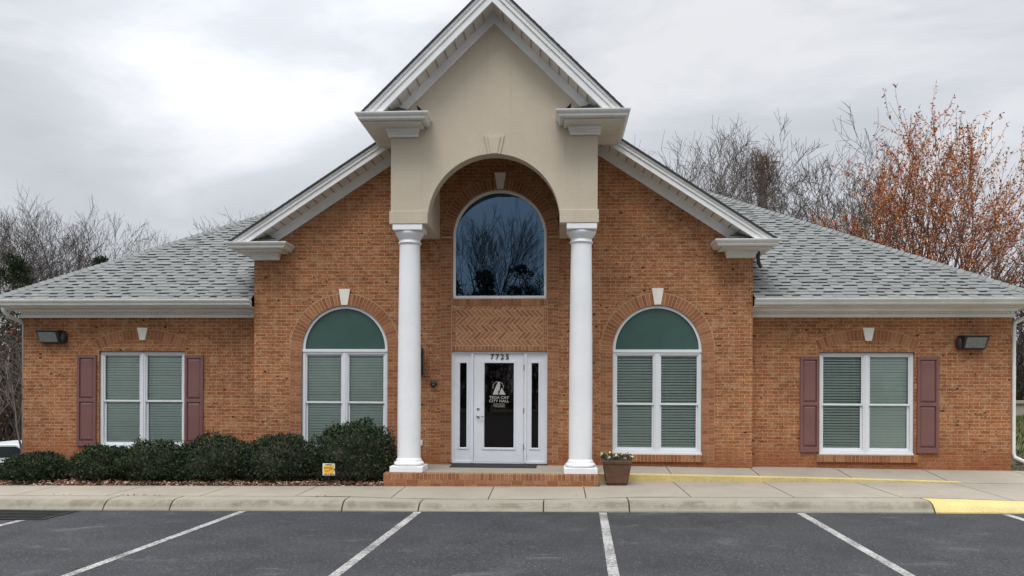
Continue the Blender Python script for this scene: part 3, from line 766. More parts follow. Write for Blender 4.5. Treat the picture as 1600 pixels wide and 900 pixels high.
def double_window(name, x0, x1, z0, z1, y, tilts, arch=None, seed=0):
    """two double-hung sashes side by side; optional arched transom above"""
    f = MB(); fw = 0.062; md = 0.052; xm = (x0+x1)/2
    if arch: outer_ = arched(arch[0], arch[1]-0.004, z0, AZS)
    else: outer_ = rect(x0+0.003, x1-0.003, z0, z1-0.003)
    zt_ = AZS-0.095 if arch else z1-fw
    holes_ = [rect(x0+fw, xm-md, z0+fw+0.02, zt_)[::-1], rect(xm+md, x1-fw, z0+fw+0.02, zt_)[::-1]]
    if arch: holes_.append(([(arch[0]-arch[1]+0.055, AZS), (arch[0]+arch[1]-0.055, AZS)]+arc(arch[0], AZS, arch[1]-0.055, 0.001, math.pi-0.001, 32))[::-1])
    f.plate(outer_, holes_, y, y+0.09)
    if arch: f.box(x0+0.004, x1-0.004, y-0.018, y-0.0005, AZS-0.055, AZS-0.005)
    f.box(xm-0.018, xm+0.018, y-0.014, y-0.0005, z0+0.002, zt_+0.02)
    f.box(x0-0.0, x1+0.0, y-0.035, y-0.0005, z0-0.0, z0+0.035)
    w = f.build(name, 'frame', B, bevel=0.004)
    zm = z0+(zt_-z0)*0.505
    for k, (a, b) in enumerate(((x0+fw, xm-md), (xm+md, x1-fw))):
        s_ = MB(); sw = 0.028
        s_.plate(rect(a, b, zm-0.018, zt_), [rect(a+sw, b-sw, zm+0.018, zt_-sw)[::-1]], y+0.020, y+0.05)
        s_.plate(rect(a, b, z0+fw+0.02, zm+0.012), [rect(a+sw+0.010, b-sw-0.010, z0+fw+0.02+0.045, zm-0.022)[::-1]], y+0.052, y+0.08)
        s_.build('sash', 'frame', w)
        p = MB()
        for xa_, xb_, yy_, za_, zb_ in ((a+sw-0.005, b-sw+0.005, y+0.035, zm, zt_-sw+0.01), (a+sw, b-sw, y+0.066, z0+fw+0.03, zm-0.005)):
            p.face([(xa_, yy_, za_), (xb_, yy_, za_), (xb_, yy_, zb_), (xa_, yy_, zb_)])
        p.build('pane', 'glass', w, fixn=False)
        bl = MB(); slats(bl, a+0.01, b-0.01, z0+fw+0.03, zt_-0.01, y+0.098, tilt=tilts[k])
        bl.build('blind', 'slat', w)
    if arch:
        t = MB(); t.plate([(arch[0]-arch[1]+0.05, AZS-0.004), (arch[0]+arch[1]-0.05, AZS-0.004)]+arc(arch[0], AZS, arch[1]-0.05, 0.001, math.pi-0.001, 32), [], y+0.035, y+0.045)
        t.build('transom', 'teal', w)
    bk = MB(); bk.box(x0-0.02, x1+0.02, y+0.26, y+0.28, z0-0.05, z1+0.0); bk.build('backing', 'blind_back', w)
    return w
tl = [((58, 59), (45, 42)), ((59, 58), (40, 62))]
for i, (c, h) in enumerate(WIN_A):
    o = double_window('arched_window', c-h, c+h, AZ0, AZS, 0.035, tl[0][i], arch=(c, h))
for i, (w0, w1) in enumerate(WW):
    o = double_window('wing_window', w0, w1, WZ0, WZ1, 0.345, tl[1][i])
    hd = MB(); hd.box(w0+0.001, w1-0.001, 0.296, 0.345, WZ1-0.014, WZ1-0.001); hd.build('lintel_edge', 'bronze', B)
# upper picture window
f = MB(); f.plate(arched(0.005, 0.906, 3.58, 4.77), [arched(0.005, 0.855, 3.635, 4.77)[::-1]], 0.03, 0.12)
uw = f.build('upper_window', 'trim', B, bevel=0.005)
p = MB(); p.plate(arched(0.005, 0.86, 3.63, 4.77), [], 0.075, 0.080); p.build('pane', 'glass_blue', uw)
p = MB(); p.box(-0.95, 0.95, 0.27, 0.28, 3.5, 5.7); p.build('backing', 'gap', uw)

# shutters
def shutter(x0, x1):
    z0, z1 = 0.645, 2.485; y = 0.262
    s_ = MB()
    zm = z0+(z1-z0)*0.505; st = 0.052
    s_.plate(rect(x0, x1, z0, z1), [rect(x0+st, x1-st, zm+0.035, z1-0.065)[::-1], rect(x0+st, x1-st, z0+0.105, zm-0.035)[::-1]], y, y+0.036)
    sh = s_.build('shutter', 'shutter', B, bevel=0.004)
    for (a, b) in ((zm+0.035, z1-0.065), (z0+0.105, zm-0.035)):
        p = MB(); xa, xb = x0+st, x1-st
        o_ = [(xa-0.001, a-0.001), (xb+0.001, a-0.001), (xb+0.001, b+0.001), (xa-0.001, b+0.001)]
        i_ = [(xa+0.04, a+0.04), (xb-0.04, a+0.04), (xb-0.04, b-0.04), (xa+0.04, b-0.04)]
        p.prism([(q[0], y+0.028, q[1]) for q in o_], [(q[0], y+0.008, q[1]) for q in i_])
        p.build('raised_panel', 'shutter', sh)
for x0, x1 in ((-8.56, -8.165), (-6.335, -5.955), (5.785, 6.145), (7.975, 8.375)): shutter(x0, x1)

# ------------------------------------------------------------------ entrance door
DZ0 = 0.395
fr = MB(); y = 0.05
fr.plate(rect(-0.922, 0.937, DZ0, 2.562), [rect(-0.865, -0.545, DZ0+0.045, 2.515)[::-1], rect(-0.495, 0.485, DZ0+0.02, 2.515)[::-1], rect(0.535, 0.88, DZ0+0.045, 2.515)[::-1]], y, y+0.13)
fr.box(-0.5445, -0.4955, y-0.012, y-0.0005, DZ0+0.01, 2.515); fr.box(0.4855, 0.5345, y-0.012, y-0.0005, DZ0+0.01, 2.515)
df = fr.build('door_frame', 'door_white', B, bevel=0.004)
for (a, b), (ga, gb) in (((-0.865, -0.545), (-0.762, -0.632)), ((0.535, 0.88), (0.630, 0.762))):
    s_ = MB(); s_.plate(rect(a, b, DZ0+0.045, 2.515), [rect(ga, gb, 0.70, 2.335)[::-1]], y+0.02, y+0.06)
    s_.plate(rect(ga-0.035, gb+0.035, 0.665, 2.37), [rect(ga-0.006, gb+0.006, 0.694, 2.341)[::-1]], y+0.008, y+0.0195)
    so = s_.build('sidelight', 'door_white', df, bevel=0.003)
    p = MB(); p.box(ga-0.01, gb+0.01, y+0.038, y+0.044, 0.69, 2.345)
    p.build('sidelight_pane', 'glass_dark', df)
bx_ = MB(); bx_.box(-0.93, 0.945, y+0.22, y+0.24, DZ0, 2.56); bx_.build('backing', 'gap', df)
s_ = MB(); s_.plate(rect(-0.490, 0.480, DZ0+0.028, 2.508), [rect(-0.285, 0.285, 0.70, 2.335)[::-1]], y+0.012, y+0.056)
s_.plate(rect(-0.325, 0.325, 0.66, 2.375), [rect(-0.291, 0.291, 0.694, 2.341)[::-1]], y-0.001, y+0.0115)
door = s_.build('front_door', 'door_white', B, bevel=0.003)
p = MB(); p.box(-0.29, 0.29, y+0.034, y+0.042, 0.69, 2.345); p.build('door_pane', 'glass_dark', door)
h_ = MB(); h_.lathe(-0.405, 0, [(0.001, 0), (0.03, 0), (0.032, 0.012), (0.026, 0.02), (0.001, 0.022)], 20)
h_.v = [(v[0], y+0.012-v[2], 1.305+v[1]) for v in h_.v]
h_.tube([(-0.405, y-0.005, 1.305), (-0.405, y-0.045, 1.305), (-0.36, y-0.052, 1.303), (-0.29, y-0.050, 1.300)], [0.011, 0.011, 0.010, 0.008], 8)
h_.build('door_handle', 'steel', door, smooth=True)
h_ = MB(); h_.lathe(-0.405, 0, [(0.001, 0), (0.030, 0), (0.028, 0.012), (0.014, 0.018), (0.001, 0.018)], 20)
h_.v = [(v[0], y+0.012-v[2], 1.45+v[1]) for v in h_.v]; h_.build('deadbolt', 'steel', door, smooth=True)
for z in (0.72, 1.42, 2.25):
    h_ = MB(); h_.box(0.474, 0.492, y-0.016, y+0.011, z-0.05, z+0.05); h_.build('hinge', 'steel', door)
th_ = MB(); th_.box(-0.92, 0.935, -0.03, 0.17, 0.375, DZ0-0.002); th_.build('threshold', 'bronze', B)
def text(body, name, size, x, z, yy, m, parent, ext=0.002, bold=0.0, sx=1.0):
    cu = bpy.data.curves.new(name, 'FONT'); cu.body = body; cu.size = size; cu.align_x = 'CENTER'; cu.align_y = 'CENTER'
    cu.extrude = ext; cu.offset = bold
    to = bpy.data.objects.new(name, cu); COL.objects.link(to)
    dg = bpy.context.evaluated_depsgraph_get(); me_ = bpy.data.meshes.new_from_object(to.evaluated_get(dg))
    bpy.data.objects.remove(to); bpy.data.curves.remove(cu)
    off = wloc(parent)
    for v in me_.vertices:
        X, Y_, Z = v.co; v.co = Vector((x+X*sx-off.x, yy-Z-off.y, z+Y_-off.z))
    me_.materials.clear(); me_.materials.append(M[m])
    o_ = bpy.data.objects.new(name, me_); COL.objects.link(o_); o_.parent = parent; return o_
for k, ch in enumerate('7725'):
    xx = -0.135+k*0.098
    text(ch, 'house_number', 0.135, xx, 2.452, y-0.003, 'black', door, 0.003, 0.0022, 1.0)
yg = y+0.030
text('TEGA CAY', 'lettering', 0.072, 0.0, 1.668, yg, 'vinyl_white', door, 0.0008, 0.0006, 1.12)
text('CITY HALL', 'lettering', 0.072, 0.0, 1.600, yg, 'vinyl_white', door, 0.0008, 0.0006, 1.12)
lg = MB()    # faded lines of small print, too small to read in the photo
rr = random.Random(3)
for zz, x0_, x1_ in ((1.545, -0.11, 0.10), (1.518, -0.12, 0.11), (1.491, -0.09, 0.09)):
    xx = x0_
    while xx < x1_:
        w = rr.uniform(0.008, 0.022); lg.box(xx, xx+w, yg-0.001, yg, zz-0.007, zz+0.007); xx += w+0.006
lg.build('small_print', 'vinyl_grey', door)
lg = MB()    # emblem: sail-like peaks under a thin ring
def tri(mb, pts): mb.prism([(p[0], yg-0.001, p[1]) for p in pts], [(p[0], yg, p[1]) for p in pts])
tri(lg, [(-0.125, 1.725), (-0.015, 1.725), (-0.02, 1.83), (-0.035, 1.95)])
tri(lg, [(-0.03, 1.955), (-0.012, 1.98), (0.012, 1.975), (0.02, 1.90), (0.005, 1.80), (-0.012, 1.80)])
tri(lg, [(0.0, 1.725), (0.125, 1.725), (0.05, 1.86), (0.02, 1.79)])
for k in range(26):
    t0, t1 = R(-20+k*220/26), R(-20+(k+1)*220/26)
    c0 = (-0.02, 1.875); ro, ri = 0.105, 0.098
    tri(lg, [(c0[0]+ri*math.cos(t0), c0[1]+ri*math.sin(t0)), (c0[0]+ro*math.cos(t0), c0[1]+ro*math.sin(t0)), (c0[0]+ro*math.cos(t1), c0[1]+ro*math.sin(t1)), (c0[0]+ri*math.cos(t1), c0[1]+ri*math.sin(t1))])
lg.build('emblem', 'vinyl_white', door)

# ------------------------------------------------------------------ porch and portico
PF = -1.62
pb = MB(); pb.box(-1.885, 1.83, PF+0.02, -0.002, 0.02, 0.352); pb.box(-1.80, 1.76, PF+0.16, -0.003, 0.3525, 0.372)
po = pb.build('porch_floor', 'concrete', B)
po.data.materials.append(M['concrete'])
st = MB(); st.box(-1.89, 1.835, PF+0.004, PF+0.15, 0.12, 0.362)
st.box(-1.892, -1.78, PF+0.15, -0.004, 0.12, 0.362); st.box(1.74, 1.837, PF+0.15, -0.004, 0.12, 0.362)
sto = st.build('step_mortar', 'mortar_light', B)
sb = MB(); rowlock(sb, -1.893, 1.838, 0.262, 0.370, PF-0.004, PF+0.155, 0.0705)
xx = -1.893
while xx < 1.83:
    x2 = min(xx+0.203, 1.838); sb.box(xx+0.004, x2-0.004, PF-0.002, PF+0.1, 0.196, 0.256); sb.box(xx+0.004, x2-0.004, PF-0.001, PF+0.1, 0.13, 0.19); xx = x2
yy = PF+0.16
while yy < -0.05:
    y2 = min(yy+0.0705, -0.01)
    for xa, xb in ((-1.896, -1.78), (1.74, 1.841)): sb.box(xa, xb, yy+0.004, y2-0.004, 0.262, 0.370); sb.box(xa, xb, yy+0.004, y2-0.004, 0.13, 0.256)
    yy = y2
sb.build('step_bricks', 'brick_unit', sto)
PA, PP = 8.67, 0.98            # portico roof apex and pitch (outer line)
PX = 1.805; PBZ = 4.73; AR = 1.155
mb = MB(); zt = PA-0.16
outer = [(-PX, PBZ), (-AR, PBZ)]+arc(0, 4.78, AR, math.pi, 0, 48)+[(AR, PBZ), (PX, PBZ), (PX, zt-PP*PX), (0, zt), (-PX, zt-PP*PX)]
mb.plate(outer, [], -1.5, -1.22)
for s_ in (-1, 1):
    xa, xb = sorted((s_*AR, s_*PX)); mb.box(xa, xb, -1.2195, -0.004, PBZ, 6.36)
mb.box(-AR+0.001, AR-0.001, -1.219, -0.004, 6.28, 6.36)
pt = mb.build('portico', 'stucco', B)
for s_ in (-1, 1):
    mb = MB(); xa, xb = sorted((s_*(AR-0.002), s_*(PX+0.022)))
    mb.box(xa, xb, -1.522, -0.02, PBZ-0.008, 4.945)
    mb.build('impost_band', 'stucco', pt, bevel=0.006)
k = MB()
def trap(wt, wb, z0, z1, y0, y1):
    a = [(-wb/2+0.01, z0), (wb/2+0.01, z0), (wt/2+0.01, z1), (-wt/2+0.01, z1)]
    k.prism([(p[0], y0, p[1]) for p in a], [(p[0], y1, p[1]) for p in a])
trap(0.355, 0.215, 5.925, 6.245, -1.522, -1.49); trap(0.225, 0.115, 5.93, 6.215, -1.540, -1.5225)
k.build('keystone', 'stucco', pt, bevel=0.004)

def chevron(mb, apex, slope, v0, v1, y0, y1, zmin, mi=0):
    """rake band between vertical offsets v0..v1 below the roof line, cut level at zmin"""
    xo = (apex-v0-zmin)/slope; xi = (apex-v1-zmin)/slope
    mb.plate([(-xo, zmin), (0, apex-v0), (xo, zmin), (xi, zmin), (0, apex-v1), (-xi, zmin)][::-1], [], y0, y1, mi)
def chevron_soffit(mb, apex, slope, v, y0, y1, zmin, th=0.012, mi=0): chevron(mb, apex, slope, v, v+th, y0, y1, zmin, mi)
def rake(apex, slope, yf, yw, zmin, vf, vfr, ext):
    t = MB()
    chevron(t, apex, slope, 0.0, vf, yf+0.022, yf+0.06, zmin)               # fascia board
    chevron(t, apex, slope, 0.0, vf*0.50, yf, yf+0.0215, zmin)              # crown strip on top of it
    chevron(t, apex, slope, 0.0, vf*0.20, yf-0.018, yf-0.0005, zmin)
    ro = t.build('rake_fascia', 'trim', B, bevel=0.003)
    t = MB(); n_ = int((apex-zmin)/slope/0.16)                               # soffit vents
    for s_ in (-1, 1):
        for q_ in range(1, n_):
            x = q_*0.16; zz = apex-vf+0.006-slope*x
            t.prism([(s_*x, yf+0.09, zz), (s_*(x+0.018), yf+0.09, zz-slope*0.018), (s_*(x+0.018), yw-0.06, zz-slope*0.018), (s_*x, yw-0.06, zz)],
                    [(s_*x, yf+0.09, zz+0.004), (s_*(x+0.018), yf+0.09, zz-slope*0.018+0.004), (s_*(x+0.018), yw-0.06, zz-slope*0.018+0.004), (s_*x, yw-0.06, zz+0.004)])
    for v in range(len(t.v)): t.v[v] = (t.v[v][0], t.v[v][1], t.v[v][2]-0.008)
    t.mi = [1]*len(t.f); chevron_soffit(t, apex, slope, vf-0.02, yf+0.061, yw-0.001, zmin); t.build('rake_soffit', ['trim_warm', 'vent'], ro)
    t = MB(); chevron(t, apex, slope, vf-0.02, vfr, yw-0.036, yw-0.001, zmin); t.build('frieze_board', 'trim', ro)
    t = MB(); chevron(t, apex, slope, -0.035, -0.001, yf-0.045, yf+0.10, zmin+ext); t.build('drip_edge', 'drip', ro)
rake(GA, GP, -0.47, 0.0, 4.585, 0.215, 0.40, 0.0)
rake(PA, PP, -1.97, -1.5, 6.50, 0.30, 0.475, 0.0)
# shaded gap, painted black, at the foot of the stucco gable trim, where the return roof meets the wall
# horizontal eave returns: gutter + soffit + frieze block, little shingled cap
GUT = [(0, 0), (0.055, 0.0), (0.075, 0.02), (0.08, 0.05), (0.105, 0.075), (0.118, 0.10), (0.118, 0.118), (0.100, 0.122), (0.0, 0.122)]
def gutter_prof(z0, s=1.0): return [(o*s, z0+z*s) for o, z in GUT]
def eave_return(sx, xin, xout, yfront, ywall, ztop, xw, yback, nm, blk0, blk1, zf):
    """sx side; the return runs from xin (inner end) round the outer corner xout and back along Y"""
    path = [(sx*xin, ywall-0.002), (sx*xin, yfront), (sx*xout, yfront), (sx*xout, yback)]
    if sx > 0: pth = path                       # travel +x then +y : outward is right-hand = -y then +x
    else: pth = path[::-1]
    if sx < 0: pth = [(p[0], p[1]) for p in path[::-1]]
    t = MB(); t.sweep(gutter_prof(ztop-0.13, 1.05), pth)
    ro = t.build('gutter', 'gutter', B, bevel=0.0)
    # fascia and closed soffit
    t = MB(); xa, xb = sorted((sx*(xin+0.01), sx*xout))
    t.box(xa, xb, yfront+0.002, ywall-0.003, ztop-0.165, ztop-0.02)
    xa, xb = sorted((sx*(xw+0.004), sx*(xout-0.002)))
    t.box(xa, xb, ywall-0.002, yback, ztop-0.165, ztop-0.02)
    t.build('soffit_box', 'trim_warm', ro)
    # stepped bed mould and frieze block against the wall
    t = MB(); b0, b1 = sorted((sx*blk0, sx*blk1))
    t.box(b0-0.035, b1+0.035, ywall-0.17, ywall-0.0025, ztop-0.215, ztop-0.166)
    t.box(b0-0.018, b1+0.018, ywall-0.10, ywall-0.0028, ztop-0.25, ztop-0.2155)
    t.box(b0, b1, ywall-0.045, ywall-0.003, zf+0.055, ztop-0.2505); t.box(b0-0.012, b1+0.012, ywall-0.062, ywall-0.0032, zf, zf+0.0545)
    t.build('frieze_block', 'trim', ro)
    # cap: small hipped shingle roof
    t = MB(); zc = ztop-0.012; ap = (sx*(xin+ (xout-xin)*0.52), ywall-0.01, ztop+0.24)
    A_, B_, C_, D_ = (sx*(xin+0.0), yfront-0.02, zc), (sx*xout, yfront-0.02, zc), (sx*xout, ywall-0.01, zc), (sx*xin, ywall-0.01, zc)
    rows = 5
    for (p, q_) in ((A_, B_), (D_, A_), (B_, C_)):
        for r_ in range(rows):
            f0, f1 = r_/rows, (r_+1)/rows+0.02
            def L2(a_, f): return tuple(lerp(a_[i], ap[i], f) for i in range(3))
            a1, b1_, c1, d1 = L2(p, f0), L2(q_, f0), L2(q_, min(1, f1)), L2(p, min(1, f1))
            up_ = 0.012
            t.face([(a1[0], a1[1], a1[2]+up_), (b1_[0], b1_[1], b1_[2]+up_), (c1[0], c1[1], c1[2]), (d1[0], d1[1], d1[2])])
            t.face([(a1[0], a1[1], a1[2]), (b1_[0], b1_[1], b1_[2]), (b1_[0], b1_[1], b1_[2]+up_), (a1[0], a1[1], a1[2]+up_)], mi=1)
    t.build('return_roof', ['shingle', 'shingle_dark'], ro, fixn=False)
for sx in (-1, 1):
    eave_return(sx, 4.13, 5.07, -0.42, 0.0, 4.615, HW, 4.2, 'g', 4.32, HW+0.01, 4.335)
    eave_return(sx, 1.20, 2.20, -1.90, -1.5, 6.53, PX, -0.50, 'p', 1.33, PX+0.03, 6.235)
# flat black plates paint the shaded void beside the portico returns
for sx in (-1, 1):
    t = MB(); a, b = sorted((sx*1.16, sx*1.36)); t.plate([(sx*1.35, 6.80), (sx*1.25, 6.70), (sx*1.10, 6.54), (sx*1.30, 6.56)], [], -1.508, -1.501); t.build('painted_void', 'gap', B)

# ------------------------------------------------------------------ roofs: sheathing + individual shingle tabs
rng = random.Random(11)
def clip(poly, hp_):     # Sutherland-Hodgman in 2D; hp_ = convex ccw polygon
    out = poly
    for k in range(len(hp_)):
        a, b = hp_[k], hp_[(k+1) % len(hp_)]
        ins = lambda p: (b[0]-a[0])*(p[1]-a[1])-(b[1]-a[1])*(p[0]-a[0]) >= -1e-9
        inp, out = out, []
        for i in range(len(inp)):
            p, q_ = inp[i], inp[(i+1) % len(inp)]
            if ins(p): out.append(p)
            if ins(p) != ins(q_):
                d1 = (b[0]-a[0])*(p[1]-a[1])-(b[1]-a[1])*(p[0]-a[0]); d2 = (b[0]-a[0])*(q_[1]-a[1])-(b[1]-a[1])*(q_[0]-a[0])
                t = d1/(d1-d2); out.append((lerp(p[0], q_[0], t), lerp(p[1], q_[1], t)))
        if len(out) < 3: return []
    return out
def shingle_face(mb, pts, e0, e1, exp=0.143):
    """pts: planar convex polygon in 3D, e0->e1 the eave direction"""
    P0 = Vector(e0); ux = (Vector(e1)-P0).normalized(); nrm = Vector((0, 0, 0))
    for k in range(1, len(pts)-1): nrm += (Vector(pts[k])-Vector(pts[0])).cross(Vector(pts[k+1])-Vector(pts[0]))
    nrm.normalize()
    if nrm.z < 0: nrm = -nrm
    uy = nrm.cross(ux).normalized()
    if uy.z < 0: uy = -uy
    pl = [((Vector(p)-P0).dot(ux), (Vector(p)-P0).dot(uy)) for p in pts]
    ar = sum(pl[i][0]*pl[(i+1) % len(pl)][1]-pl[(i+1) % len(pl)][0]*pl[i][1] for i in range(len(pl)))
    if ar < 0: pl = pl[::-1]
    to3 = lambda p, h: tuple(P0+ux*p[0]+uy*p[1]+nrm*h)
    mb.face([to3(p, 0.0) for p in pl], mi=0)
    x0, x1 = min(p[0] for p in pl), max(p[0] for p in pl); y0, y1 = min(p[1] for p in pl), max(p[1] for p in pl)
    r_ = 0; yy = y0
    while yy < y1:
        x = x0-rng.uniform(0, 0.3); hi = rng.random() < 0.5
        while x < x1:
            w = rng.uniform(0.16, 0.30) if hi else rng.uniform(0.11, 0.19)
            q_ = clip([(x+0.002, yy), (x+w-0.002, yy), (x+w-0.002, yy+exp*1.02), (x+0.002, yy+exp*1.02)], pl)
            if q_:
                hb_, ht = (0.013, 0.003) if hi else (0.008, 0.003)
                f = lambda p: lerp(hb_, ht, min(1, (p[1]-yy)/(exp*1.02)))
                mb.face([to3(p, f(p)) for p in q_], mi=0)
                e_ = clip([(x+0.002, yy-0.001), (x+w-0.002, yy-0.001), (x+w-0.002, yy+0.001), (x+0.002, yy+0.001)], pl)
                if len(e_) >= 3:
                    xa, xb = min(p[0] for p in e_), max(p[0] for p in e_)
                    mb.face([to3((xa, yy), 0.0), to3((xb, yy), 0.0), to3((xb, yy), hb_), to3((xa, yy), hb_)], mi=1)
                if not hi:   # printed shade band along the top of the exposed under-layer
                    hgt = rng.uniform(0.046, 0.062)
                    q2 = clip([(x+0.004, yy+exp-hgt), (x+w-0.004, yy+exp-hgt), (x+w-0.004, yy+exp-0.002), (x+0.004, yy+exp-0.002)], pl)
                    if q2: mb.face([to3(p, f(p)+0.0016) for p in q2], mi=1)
            x += w; hi = (not hi) if rng.random() < 0.82 else hi
        yy += exp; r_ += 1
def hip_cap(mb, a, b, w=0.15, step=0.14):
    A_, B_ = Vector(a), Vector(b); d = (B_-A_); n_ = int(d.length/step); d.normalize()
    sd_ = d.cross(Vector((0, 0, 1))).normalized()
    for k in range(n_):
        p = A_+d*(k*step); q_ = p+d*(step*1.15)
        dn = Vector((0, 0, -0.085))
        for s_ in (-1, 1):
            mb.face([tuple(p+Vector((0, 0, 0.040))), tuple(p+sd_*s_*w+dn+Vector((0, 0, 0.040))), tuple(q_+sd_*s_*w+dn+Vector((0, 0, 0.022))), tuple(q_+Vector((0, 0, 0.022)))])
XE = 10.13; YE = -0.16; ZE = 3.555; MP = 0.62; TR = 8.2; XR = XE-TR
ZR = ZE+MP*TR; YB = YE+2*TR
mb = MB()
fl, frr, bl, brr = (-XE, YE, ZE), (XE, YE, ZE), (-XE, YB, ZE), (XE, YB, ZE)
rl, rrr = (-XR, YE+TR, ZR), (XR, YE+TR, ZR)
YM = 0.29; ZM = ZE+MP*(YM-YE); tl_ = XE-HW
for s_ in (-1, 1):     # the front slope stops against the sides of the central block
    a_ = (s_*XE, YE, ZE); b_ = (s_*(HW+0.004), YE, ZE)
    shingle_face(mb, [a_, b_, (s_*(HW+0.004), YE+tl_, ZE+MP*tl_)], a_, b_)
shingle_face(mb, [(-HW, YM, ZM), (HW, YM, ZM), (HW, YE+tl_, ZE+MP*tl_), (XR, YE+TR, ZR), (-XR, YE+TR, ZR), (-HW, YE+tl_, ZE+MP*tl_)], (-HW, YM, ZM), (HW, YM, ZM))
shingle_face(mb, [bl, fl, rl], bl, fl); shingle_face(mb, [frr, brr, rrr], frr, brr)
mb.face([bl, brr, rrr, rl])
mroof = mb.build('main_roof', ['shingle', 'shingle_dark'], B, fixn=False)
cp = MB()
for a, b in ((fl, rl), (frr, rrr), (rl, rrr)): hip_cap(cp, a, b)
cp.build('hip_caps', 'shingle', mroof, fixn=False)
dk = MB(); dk.box(-XE+0.06, XE-0.06, 0.6, YB-0.06, ZE-0.14, ZE-0.10); dk.build('roof_deck', 'trim_warm', mroof)
# gable roof behind the central pediment
def gable_roof(apex, slope, y0, half, yb_ridge, yb_eave, name):
    mb = MB(); r0_, rb = (0, y0, apex), (0, yb_ridge, apex)
    for s_ in (-1, 1):
        e0, eb = (s_*half, y0, apex-slope*half), (s_*half, yb_eave, apex-slope*half)
        if s_ < 0: shingle_face(mb, [e0, r0_, rb, eb], e0, eb)
        else: shingle_face(mb, [e0, r0_, rb, eb], e0, eb)
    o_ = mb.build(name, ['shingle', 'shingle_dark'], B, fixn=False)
    c_ = MB(); hip_cap(c_, r0_, rb); c_.build('ridge_caps', 'shingle', o_, fixn=False); return o_
gh = 5.16
gable_roof(GA+0.03, GP, -0.50, gh, YE+(GA-ZE)/MP, YE+(GA-GP*gh-ZE)/MP+0.1, 'gable_roof')
gable_roof(PA+0.03, PP, -2.0, 2.26, 7.9, 0.4, 'portico_roof')

# wing eaves: gutter, soffit, dentil course and frieze
for sx, xa, xw in ((-1, HW, 9.705), (1, HW, 9.725)):
    xg = XE-0.02
    path = [(sx*xa, YE+0.02), (sx*xg, YE+0.02), (sx*xg, 15.9)] if sx > 0 else [(sx*xg, 15.9), (sx*xg, YE+0.02), (sx*xa, YE+0.02)]
    t = MB(); t.sweep(gutter_prof(ZE-0.125), path); go = t.build('gutter', 'gutter', B)
    t = MB(); a, b = sorted((sx*(xa+0.002), sx*(xg-0.005)))
    t.box(a, b, YE+0.022, 0.298, ZE-0.155, ZE-0.137)
    a2, b2 = sorted((sx*(xw+0.003), sx*(xg-0.005))); t.box(a2, b2, 0.2985, 15.8, ZE-0.155, ZE-0.137)
    t.box(a, b, YE+0.0215, YE+0.045, ZE-0.137, ZE-0.03)
    t.build('eave_soffit', 'trim_warm', go)
    t = MB(); a, b = sorted((sx*(xa+0.002), sx*(xw+0.05)))
    FR = [(0, 3.235), (0.045, 3.235), (0.045, 3.295), (0.03, 3.30), (0.03, 3.345), (0.06, 3.35), (0.075, 3.375), (0.12, 3.395), (0.12, 3.399), (0, 3.399)]
    pth = [(sx*(xa+0.002), 0.298), (sx*(xw+0.002), 0.298), (sx*(xw+0.002), 15.0)]
    if sx < 0: pth = pth[::-1]
    t.sweep(FR, pth); x = xa+0.03
    while x < xw:
        p, q_ = sorted((sx*x, sx*(x+0.030))); t.box(p, q_, 0.298-0.048, 0.298-0.0285, 3.305, 3.342); x += 0.062
    t.build('frieze', 'trim', B)
# downspouts
t = MB()
t.tube([(-9.83, -0.12, 3.43), (-9.83, -0.12, 3.36), (-9.82, 0.02, 3.25), (-9.77, 0.30, 3.17), (-9.765, 0.42, 3.10), (-9.765, 0.42, 0.2)], [0.042]*6, 10)
t.build('downspout', 'gutter', B, smooth=True)
t = MB()
t.tube([(10.12, 0.25, 3.44), (10.10, 0.27, 3.33), (9.95, 0.30, 3.22), (9.80, 0.33, 3.13), (9.785, 0.33, 3.04), (9.785, 0.33, 0.66), (9.80, 0.31, 0.58), (9.95, 0.20, 0.49), (10.5, -0.10, 0.38)], [0.036]*9, 10)
t.build('downspout', 'gutter', B, smooth=True)
t = MB(); t.tube([(4.90, -0.05, 4.46), (4.90, -0.04, 4.36), (4.93, 0.05, 4.26), (5.02, 0.25, 4.21)], [0.035]*4, 10); t.build('downspout', 'bronze', B, smooth=True)

# columns
for cx_ in (-1.51, 1.535):
    c = MB(); cy_ = -1.25
    prof = [(0.205, 0.60), (0.206, 1.2), (0.204, 2.0), (0.199, 2.8), (0.191, 3.6), (0.182, 4.35), (0.182, 4.40)]
    c.lathe(cx_, cy_, prof, 56); co = c.build('column', 'white', B, smooth=True)
    b_ = MB(); b_.box(cx_-0.29, cx_+0.29, cy_-0.29, cy_+0.29, 0.371, 0.475); b_.build('plinth', 'white', co, bevel=0.006)
    b_ = MB(); pr = [(0.20, 0.476)]+[(0.232+0.036*math.sin(math.pi*k/8), 0.476+0.075*k/8) for k in range(9)]+[(0.232, 0.556), (0.226, 0.562), (0.226, 0.578), (0.222, 0.585), (0.214, 0.592), (0.206, 0.612), (0.19, 0.613)]
    b_.lathe(cx_, cy_, pr, 56); b_.build('base', 'white', co, smooth=True)
    b_ = MB(); pr = [(0.17, 4.38), (0.186, 4.40), (0.20, 4.405), (0.206, 4.42), (0.20, 4.436), (0.188, 4.44), (0.188, 4.485), (0.20, 4.49), (0.203, 4.505), (0.21, 4.515), (0.232, 4.545), (0.248, 4.575), (0.252, 4.60), (0.245, 4.615), (0.20, 4.618)]
    b_.lathe(cx_, cy_, pr, 56); b_.build('capital', 'white', co, smooth=True)
    b_ = MB(); b_.box(cx_-0.262, cx_+0.262, cy_-0.262, cy_+0.262, 4.619, 4.719); b_.build('abacus', 'white', co, bevel=0.008)

